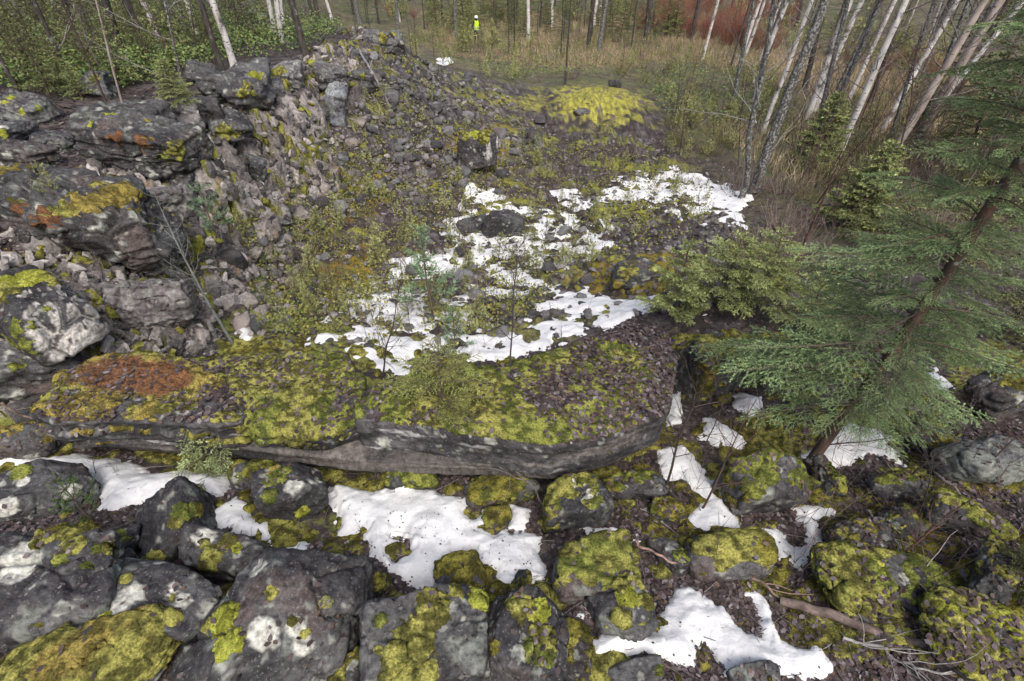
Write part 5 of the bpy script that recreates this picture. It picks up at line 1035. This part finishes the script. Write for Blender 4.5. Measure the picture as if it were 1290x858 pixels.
# left stand
T('birch_tree', 207,64,180,8.3,'birch','thick white birch on the left above the bright young spruce',12,CR[0],seed=30)
T('birch_tree', 252,58,233,5.8,'birch','white birch between the two thick ones on the rim',12,CR[1],seed=31)
T('birch_tree', 297,90,269,8.3,'birch','thick white birch at the very edge of the bank',12,CR[2],seed=32)
T('birch_tree', 345,40,338,5.1,'birch','white birch farther along the rim toward the ridge',12,CR[0],seed=33)
T('birch_tree', 418,25,411,3.8,'birch','small white birch left of the thick ridge trunk',12,CR[1],seed=34)
T('grey_tree', 396,27,389,3.8,'dark','dark trunk beside the small white birch near the ridge',12,CR[2],seed=35)
T('dead_tree', 95,112,42,5.1,'dark','thin dark leaning tree with a broken look among the left bushes',9,CRL[0],seed=36)
T('dead_tree', 25,118,-40,5.1,'dark','dark bare leaning trunk at the left photo edge',9,CRL[1],seed=37)
T('grey_tree', 45,70,5,3.8,'lichen','grey trunk near the left photo edge',10,CRL[0],seed=38)
T('grey_tree', 85,40,66,7.0,'lichen','broad grey trunk in the upper left bushes',10,CRL[1],seed=39)
T('dead_tree', 155,135,118,2.6,'pale','thin broken pale pole leaning over the litter slope',5,None,seed=40)
T('dead_tree', 235,135,205,3.2,'lichen','thin grey dead stem growing through the bright young spruce',6,CRL[0],seed=41)
T('grey_tree', 300,30,288,3.8,'dark','dark trunk behind the birch at the very edge of the bank',11,CR[0],seed=42)
T('birch_tree', 170,30,155,3.8,'birch','thin birch behind the thick white left birch',11,CR[1],seed=43)
# forest beyond the clearing: shared trunk meshes
FT = {k: [trunk_mesh(11, .10, 950+i+10*j, k, .1, 8) for i in range(2)] for j, k in enumerate(('birch', 'dark', 'lichen'))}
rng = np.random.RandomState(99)
def far_spots(n, d0, d1, pxr, seed):
    r = np.random.RandomState(seed); D = r.uniform(d0, d1, n); px = r.uniform(*pxr, n); X = (px-645)/FOC*D*.85; Z = Hs(X, D); return np.stack([X, D, Z], 1)
for i, q in enumerate(far_spots(62, 36, 75, (-60, 1350), 1)):
    k = ('birch', 'dark', 'dark', 'lichen')[rng.randint(4)]; nm = {'birch': ('distant white birch trunk among the trees beyond the clearing', 'birch_tree'), 'dark': ('distant dark conifer trunk among the trees beyond the clearing', 'pine_tree'), 'lichen': ('distant grey trunk among the trees beyond the clearing', 'grey_tree')}[k]
    o = tree(nm[1], 0, 0, None, 8, k, nm[0].replace(' among the trees beyond the clearing', '')+' '+where(q[0], q[1]), 11, CR[rng.randint(3)], 'forest trees beyond the clearing', 200+i, q, trunk=FT[k][rng.randint(2)])
    o.scale = (1.3, 1.3, 1.1); o.rotation_euler = (0, rng.normal(0, .03), rng.rand()*6)
for i, q in enumerate(far_spots(46, 44, 80, (-100, 1390), 2)):
    o = tree('spruce_tree', 0, 0, None, 8, 'dark', 'dense forest spruce '+where(q[0], q[1]), 9, NC[rng.randint(3)], 'spruces beyond the clearing', 300+i, q, trunk=FT['dark'][0]); o.scale = (rng.uniform(.7, 1.3),)*3; o.rotation_euler = (0, 0, rng.rand()*6)
for i, q in enumerate(far_spots(26, 12, 34, (-40, 420), 3)):
    if cliff(q[0], q[1]) < .97: continue
    k = ('birch', 'dark', 'lichen')[rng.randint(3)]; o = tree('birch_tree' if k == 'birch' else 'grey_tree', 0, 0, None, 8, k, {'birch': 'slim white birch deeper in the left wood', 'dark': 'slim dark trunk deeper in the left wood', 'lichen': 'slim grey trunk deeper in the left wood'}[k]+' '+where(q[0], q[1]), 11, CR[rng.randint(3)], 'trees of the left wood', 400+i, q, trunk=FT[k][rng.randint(2)])
    o.scale = (rng.uniform(.5, 1.0),)*2+(1,); o.rotation_euler = (rng.normal(0, .03), rng.normal(0, .05), rng.rand()*6)
for i, q in enumerate(far_spots(22, 15, 34, (900, 1350), 4)):
    k = ('birch', 'dark', 'lichen')[rng.randint(3)]; o = tree('birch_tree' if k == 'birch' else 'grey_tree', 0, 0, None, 8, k, {'birch': 'slim white birch deeper in the right stand', 'dark': 'slim dark trunk deeper in the right stand', 'lichen': 'slim grey trunk deeper in the right stand'}[k]+' '+where(q[0], q[1]), 11, CR[rng.randint(3)], 'trees of the right stand', 500+i, q, trunk=FT[k][rng.randint(2)])
    o.scale = (rng.uniform(.4, .8),)*2+(1,); o.rotation_euler = (rng.normal(0, .03), rng.normal(.06, .05), rng.rand()*6)
for i, q in enumerate(far_spots(95, 30, 60, (-40, 1330), 6)):
    o = tree('spruce_tree', 0, 0, None, 8, 'dark', 'low far spruce '+where(q[0], q[1]), 9, NC[rng.randint(3)], 'low spruces at the edge of the clearing', 600+i, q, trunk=FT['dark'][0]); o.scale = (rng.uniform(.22, .5),)*3; o.rotation_euler = (0, 0, rng.rand()*6)
for px, py, top, sc in [(1240,215,20,1.0),(1290,260,60,1.1),(1200,130,10,1),(1275,160,10,1.2),(1215,205,100,.8)]:
    q = hit1(px, py); h = height_for(q, top); o = plant('young_spruce', (young_spruce(1.0, 790, SPR*1.2, 1.5, .02, .003, .42, .007) if px == 1240 else YS[3]), q, {1240: 'dense spruce behind the top of the big spruce', 1290: 'spruce cut by the right photo edge', 1200: 'far spruce behind the pinkish birches', 1275: 'taller spruce in the upper right corner', 1215: 'low spruce under the pinkish birches'}[px], 'young spruce', None, px, h*1.3, (.1, 0))

# ------------------------------------------------------------------ saplings and undergrowth of the clearing
def scatter_plants(poly, n, variants, unit, hr, label, name, cat, group, seed, names=('trunk', 'crown'), avoid=True, lean=.06):
    pts, r = scatter_px(poly, n, seed); z = Hd(pts[:, 0], pts[:, 1])
    for i in range(n):
        h = r.uniform(*hr)*(1+.5*r.rand()**3); plant(name, variants[r.randint(len(variants))], (pts[i, 0], pts[i, 1], z[i]-.03), size_word(h, *hr)+' '+label+' '+where(pts[i, 0], pts[i, 1]), cat, group, r.rand()*6.3, h/unit, (r.normal(0, lean), r.normal(0, lean)), names)
Z_MID = [(510,75),(560,88),(640,104),(690,106),(740,97),(800,97),(835,130),(850,165),(830,200),(900,195),(1000,170),(1000,110),(930,90),(860,60),(760,40),(640,30),(520,40)]
Z_FIELD = [(500,40),(640,30),(800,35),(960,60),(1100,90),(1200,110),(1200,70),(1000,35),(800,12),(600,8),(480,12)]
Z_SLOPE = [(480,70),(560,90),(640,130),(690,180),(620,230),(560,245),(470,255),(420,260),(460,150)]
Z_HOL = [(400,300),(440,240),(560,235),(600,215),(700,180),(840,200),(900,240),(880,300),(760,330),(640,420),(480,440),(400,420),(340,420)]
scatter_plants(Z_MID, 140, YP, 1, (.35, .85), 'yellowish young pine in the scrub', 'young_pine', 'young pine', 'young pines of the clearing', 41)
scatter_plants(Z_FIELD, 120, YP+YS[:1], 1, (.6, 1.6), 'young conifer in brown grass', 'young_pine', 'young pine', 'young conifers of the far clearing', 42)
scatter_plants(Z_MID, 70, BS, 1.5, (.6, 1.6), 'thin bare sapling in the scrub', 'bare_sapling', 'bare sapling', 'bare saplings of the clearing', 43, ('stem', 'twigs'))
scatter_plants(Z_FIELD, 50, BS, 1.5, (1.0, 2.4), 'thin bare sapling in brown grass', 'bare_sapling', 'bare sapling', 'bare saplings of the far clearing', 44, ('stem', 'twigs'))
scatter_plants(Z_HOL, 130, YP, 1, (.2, .5), 'green conifer seedling', 'conifer_seedling', 'seedling', 'seedlings of the hollow', 45)
scatter_plants(Z_HOL, 42, BS, 1.5, (.3, .9), 'thin bare sapling', 'bare_sapling', 'bare sapling', 'bare saplings of the hollow', 46, ('stem', 'twigs'))
scatter_plants([(0,60),(0,110),(80,130),(180,110),(260,75),(330,60),(330,20),(0,20)], 75, YS, 1, (.4, 1.3), 'young spruce in the bushes', 'young_spruce', 'young spruce', 'young spruces of the left wood', 47)
scatter_plants([(0,60),(0,150),(120,140),(260,85),(420,50),(420,15),(0,10)], 42, BS, 1.5, (.8, 2.4), 'thin bare sapling in the bushes', 'bare_sapling', 'bare sapling', 'bare saplings of the left wood', 48, ('stem', 'twigs'))
scatter_plants([(900,240),(1000,280),(1100,300),(1290,260),(1290,120),(1100,100),(930,170)], 72, BS, 1.5, (.8, 2.2), 'thin bare sapling in the tangle', 'bare_sapling', 'bare sapling', 'bare saplings below the birches', 49, ('stem', 'twigs'), lean=.2)
scatter_plants([(960,250),(1000,320),(1200,300),(1290,220),(1290,120),(1100,120)], 34, YS, 1, (.4, 1.1), 'young spruce in the tangle', 'young_spruce', 'young spruce', 'young spruces below the birches', 50)
scatter_plants([(330,420),(300,300),(400,180),(470,250),(400,330),(390,430)], 45, YP[:1]+YB, 1, (.15, .4), 'conifer seedling by the bank', 'conifer_seedling', 'seedling', 'seedlings at the foot of the bank', 51)
scatter_plants([(840,640),(840,440),(960,400),(1290,480),(1290,700),(1000,720)], 32, BS, 1.5, (.3, .8), 'fine bare twig in the moss', 'bare_sapling', 'bare sapling', 'bare twigs on the right slope', 52, ('stem', 'twigs'), lean=.25)
scatter_plants([(10,600),(300,560),(700,600),(820,560),(830,720),(400,840),(100,820)], 14, BS, 1.5, (.15, .4), 'fine bare twig between stones', 'bare_sapling', 'bare sapling', 'bare twigs among the front stones', 53, ('stem', 'twigs'), lean=.3)
for px, py, tp in [(120,600,555),(130,610,560),(150,600,570)]: by_px('bare_sapling', BS[4], 1.5, px, py, tp, 'fine dark bare twig rising beside the long snow patch', 'bare sapling', 'twigs by the long snow patch', px, (.3, 0), ('stem', 'twigs'))
for i, (px, py) in enumerate([(500,520),(400,500),(690,490),(740,500),(760,450),(335,470),(620,470),(800,470)]):
    q = on_top(px, py); plant('bare_sapling', BS[i % 5], q-[0, 0, .01], 'fine bare twig growing on top of the slab pieces', 'bare sapling', 'bare twigs on the slab', i, .16+.05*(i % 3), (.2*(-1)**i, .1), ('stem', 'twigs'))
# red brown thicket and dry shrubs: stems from one root
def shrub_mesh(seed, H, c, n=70, spread=.5):
    r = np.random.RandomState(seed); A = Acc()
    for k in range(n):
        a = r.rand()*6.3; s = spread*r.rand()**.5; B = wander((.25*s*math.cos(a), .25*s*math.sin(a), 0), (s*math.cos(a), s*math.sin(a), 1), H*r.uniform(.5, 1.05), 6, .06, r, .02); V, F = tube(B, np.linspace(.008, .003, 7), 3); A.add(V, F, np.array(c)*r.uniform(.6, 1.5))
        for g in range(3):
            j = r.randint(2, 6); U = wander(B[j], norml(B[j]-B[j-1])+r.normal(0, .35, 3), H*.25, 3, .08, r); V, F = tube(U, np.linspace(.004, .002, 4), 3); A.add(V, F, np.array(c)*r.uniform(.6, 1.5))
    return A.mesh('willow_shrub', [M_STEM])
WS = [shrub_mesh(60+i, 1.8, (.25, .11, .08), 60, .6) for i in range(2)]; DS = [shrub_mesh(70+i, .6, (.19, .15, .135), 26, .9) for i in range(3)]; HS = [shrub_mesh(75+i, .5, (.17, .16, .07), 36, 1.0) for i in range(2)]
def scatter_shrubs(poly, n, ms, s0, s1, label, name, cat, group, seed):
    pts, r = scatter_px(poly, n, seed); z = Hd(pts[:, 0], pts[:, 1])
    for i in range(n):
        o = link(name, ms[r.randint(len(ms))], loc=(pts[i, 0], pts[i, 1], z[i]-.03), rot=(0, 0, r.rand()*6.3), scale=r.uniform(s0, s1)); tag(o, size_word(o.scale[0], s0, s1)+' '+label+' '+where(pts[i, 0], pts[i, 1]), cat, group, 'thing')
scatter_plants(Z_SLOPE, 40, YP, 1, (.15, .4), 'conifer seedling on the rubble', 'conifer_seedling', 'seedling', 'seedlings of the rubble slope', 54)
scatter_plants([(585,70),(620,70),(630,60),(580,60)], 9, YP+YS[:1], 1, (.9, 1.5), 'young pine in the brush', 'young_pine', 'young pine', 'young pines by the person', 55)
scatter_plants([(540,50),(860,50),(860,12),(540,12)], 70, YS, 1, (.9, 2.4), 'young spruce at the clearing edge', 'young_spruce', 'young spruce', 'young spruces of the clearing edge', 56)
scatter_shrubs([(800,46),(960,64),(1000,58),(1000,25),(960,4),(830,4)], 70, WS, .7, 1.4, 'red brown leafless willow shrub', 'willow_shrub', 'shrub', 'red brown willow thicket', 61)
scatter_shrubs(Z_FIELD, 55, WS+DS, .4, .8, 'brown leafless shrub', 'dry_shrub', 'shrub', 'brown shrubs of the far clearing', 62)
scatter_shrubs(Z_MID, 60, DS+HS, .6, 1.3, 'leafless shrub in the scrub', 'dry_shrub', 'shrub', 'low shrubs of the clearing', 63)
scatter_shrubs([(900,250),(960,400),(1060,330),(1290,280),(1290,120),(1000,120)], 55, DS+HS, .6, 1.2, 'leafless shrub in the tangle', 'dry_shrub', 'shrub', 'low shrubs below the birches', 64)
scatter_shrubs(Z_HOL, 60, DS+HS, .25, .55, 'leafless dwarf shrub', 'dry_shrub', 'shrub', 'little shrubs of the hollow', 65)
# grass and green ground cover nobody could count
def blades(polys, dens, hr, cols, name, seed, w=.006, jit=.35, leaf=False, cap=60000):
    r = np.random.RandomState(seed); Bs = []
    for poly, n in zip(polys, dens): p, _ = scatter_px(poly, n, seed+len(Bs)); k = fbm(P3(p[:, 0], p[:, 1]), 1.2, 3, seed); p = p[k > -.3+r.rand(len(p))*.3-.1]; Bs.append(np.stack([p[:, 0], p[:, 1], Hd(p[:, 0], p[:, 1])], 1))
    B = np.concatenate(Bs); n = len(B); d = norml(np.array([0, 0, 1.])+r.normal(0, jit, (n, 3))); sd = norml(np.cross(d, r.normal(size=(n, 3)))); h = r.uniform(*hr, n)[:, None]; ww = w*r.uniform(.6, 1.4, n)[:, None]
    K = np.array(cols)[r.randint(len(cols), size=n)]*r.uniform(.7, 1.3, (n, 1))
    if leaf:
        M_ = B+d*h; N = norml(np.array([0, 0, .7])+r.normal(0, .6, (n, 3))); V, F, K = leaf_mesh(M_, N, np.full(n, w*6)*r.uniform(.6, 1.4, n), K, r); me = mesh_np(name, V, [F], K, [M_GREEN], smooth=False)
    else:
        V = np.stack([B-sd*ww, B+sd*ww, B+d*h+r.normal(0, .15, (n, 3))*h], 1).reshape(-1, 3); me = mesh_np(name, V, [np.arange(n*3).reshape(-1, 3)], np.repeat(K, 3, 0), [M_GRASS], smooth=False)
    tag(link(name, me), kind='stuff')
blades([[(540,45),(520,15),(700,10),(900,15),(1000,30),(900,75),(700,85)], [(880,80),(1000,50),(1230,70),(1260,150),(1130,165),(1000,120)], [(900,170),(1000,110),(1250,140),(1250,200),(1000,240)]], [26000, 15000, 5000], (.15, .55), [(.38, .31, .19), (.28, .23, .14), (.18, .17, .085), (.42, .36, .24)], 'dry_grass', 71, .012)
blades([[(0,60),(0,115),(120,120),(260,88),(300,75),(340,78),(430,45),(440,5),(0,5)], [(500,50),(640,35),(800,45),(960,80),(1000,160),(840,150),(800,100),(700,98),(640,105)], [(540,20),(620,8),(680,14),(620,30)]], [42000, 18000, 5000], (.05, .5), [(.12, .19, .055), (.17, .23, .075), (.21, .24, .08), (.09, .14, .05)], 'dwarf_shrubs', 72, .009, leaf=True)
blades([Z_SLOPE, Z_HOL, [(330,420),(300,320),(430,180),(480,250),(400,330),(390,430)]], [7000, 20000, 7000], (.02, .10), [(.22, .22, .06), (.27, .25, .07), (.15, .18, .055)], 'low_ground_cover', 73, .006, leaf=True)

# ------------------------------------------------------------------ the person far off in the clearing
def person():
    q = hit1(601, 59); zc = q[1]*CP-(q[2]-CAM_Z)*SP; hp = height_for(q, 20); root = empty('person', q, 'person in a yellow safety vest and white helmet standing in the far clearing', 'person', rz=.5, sc=hp/1.78)
    def skin(name, vs, es, rad, c, parent, lv=2):
        me = bpy.data.meshes.new(name); me.from_pydata(vs, es, []); o = link(name, me, parent); md = o.modifiers.new('skin', 'SKIN'); sk = me.skin_vertices[0].data
        for i, r in enumerate(rad): sk[i].radius = r if hasattr(r, '__len__') else (r, r)
        sk[0].use_root = True; s = o.modifiers.new('sub', 'SUBSURF'); s.levels = s.render_levels = lv
        m = surf(name+'_cloth', 30, .2, 0, 0, .8); t = m.node_tree; b = t.nodes['Principled BSDF']
        for l in list(b.inputs['Base Color'].links): t.links.remove(l)
        b.inputs['Base Color'].default_value = (*c, 1); me.materials.append(m); return o
    vs = [(0,0,.95),(0,0,1.1),(0,.01,1.3),(0,.01,1.45),(0,0,1.53),(0,-.01,1.62),(0,-.015,1.72), (.1,0,.9),(.11,-.03,.5),(.12,.02,.08),(.12,-.12,.03), (-.1,0,.9),(-.11,.03,.5),(-.12,.06,.08),(-.12,-.08,.03), (.17,.01,1.42),(.25,.02,1.16),(.22,-.12,.95),(.21,-.17,.86), (-.17,.01,1.42),(-.25,.02,1.16),(-.23,-.10,.94),(-.22,-.15,.85)]
    es = [(0,1),(1,2),(2,3),(3,4),(4,5),(5,6),(0,7),(7,8),(8,9),(9,10),(0,11),(11,12),(12,13),(13,14),(3,15),(15,16),(16,17),(17,18),(3,19),(19,20),(20,21),(21,22)]
    rad = [(.16,.12),(.15,.11),(.17,.12),(.15,.1),.055,.095,.085,.09,.065,.05,.045,.09,.065,.05,.045,.065,.05,.04,.035,.065,.05,.04,.035]
    skin('body', vs, es, rad, (.035, .037, .045), root)
    f = skin('face', [(0,-.045,1.60),(0,-.05,1.66),(0,-.075,1.63)], [(0,1),(1,2)], [.06,.065,.02], (.45, .28, .21), root, 1)
    v = skin('safety_vest', [(0,0,.93),(0,0,1.1),(0,.01,1.3),(0,.01,1.46),(.12,.01,1.46),(-.12,.01,1.46)], [(0,1),(1,2),(2,3),(3,4),(3,5)], [(.2,.16),(.19,.15),(.205,.16),(.13,.12),(.08,.09),(.08,.09)], (.52, .80, .03), root)
    for z in (1.0, 1.15):
        A = Acc(); a = np.linspace(0, 2*math.pi, 24); P = np.stack([.205*np.cos(a), .165*np.sin(a), np.full(24, z)], 1); V, F = tube(P, .018, 5); A.add(V, F, (.7, .72, .72)); link('reflective_stripe', A.mesh('reflective_stripe', [M_SNOW]), v)
    A = Acc(); Vi, Ti = ico(3); k = Vi[:, 2] > -.15; Vh = Vi*np.array([.115, .14, .125]); Vh[:, 2] = np.maximum(Vh[:, 2], -.02); Vh = Vh+[0, -.01, 1.69]; A.add(Vh, Ti, (.75, .75, .74))
    a = np.linspace(0, 2*math.pi, 20); V, F = tube(np.stack([.125*np.cos(a), -.02+.155*np.sin(a), np.full(20, 1.672)], 1), .012, 5); A.add(V, F, (.75, .75, .74)); link('helmet', A.mesh('helmet', [M_SNOW]), root)
person()
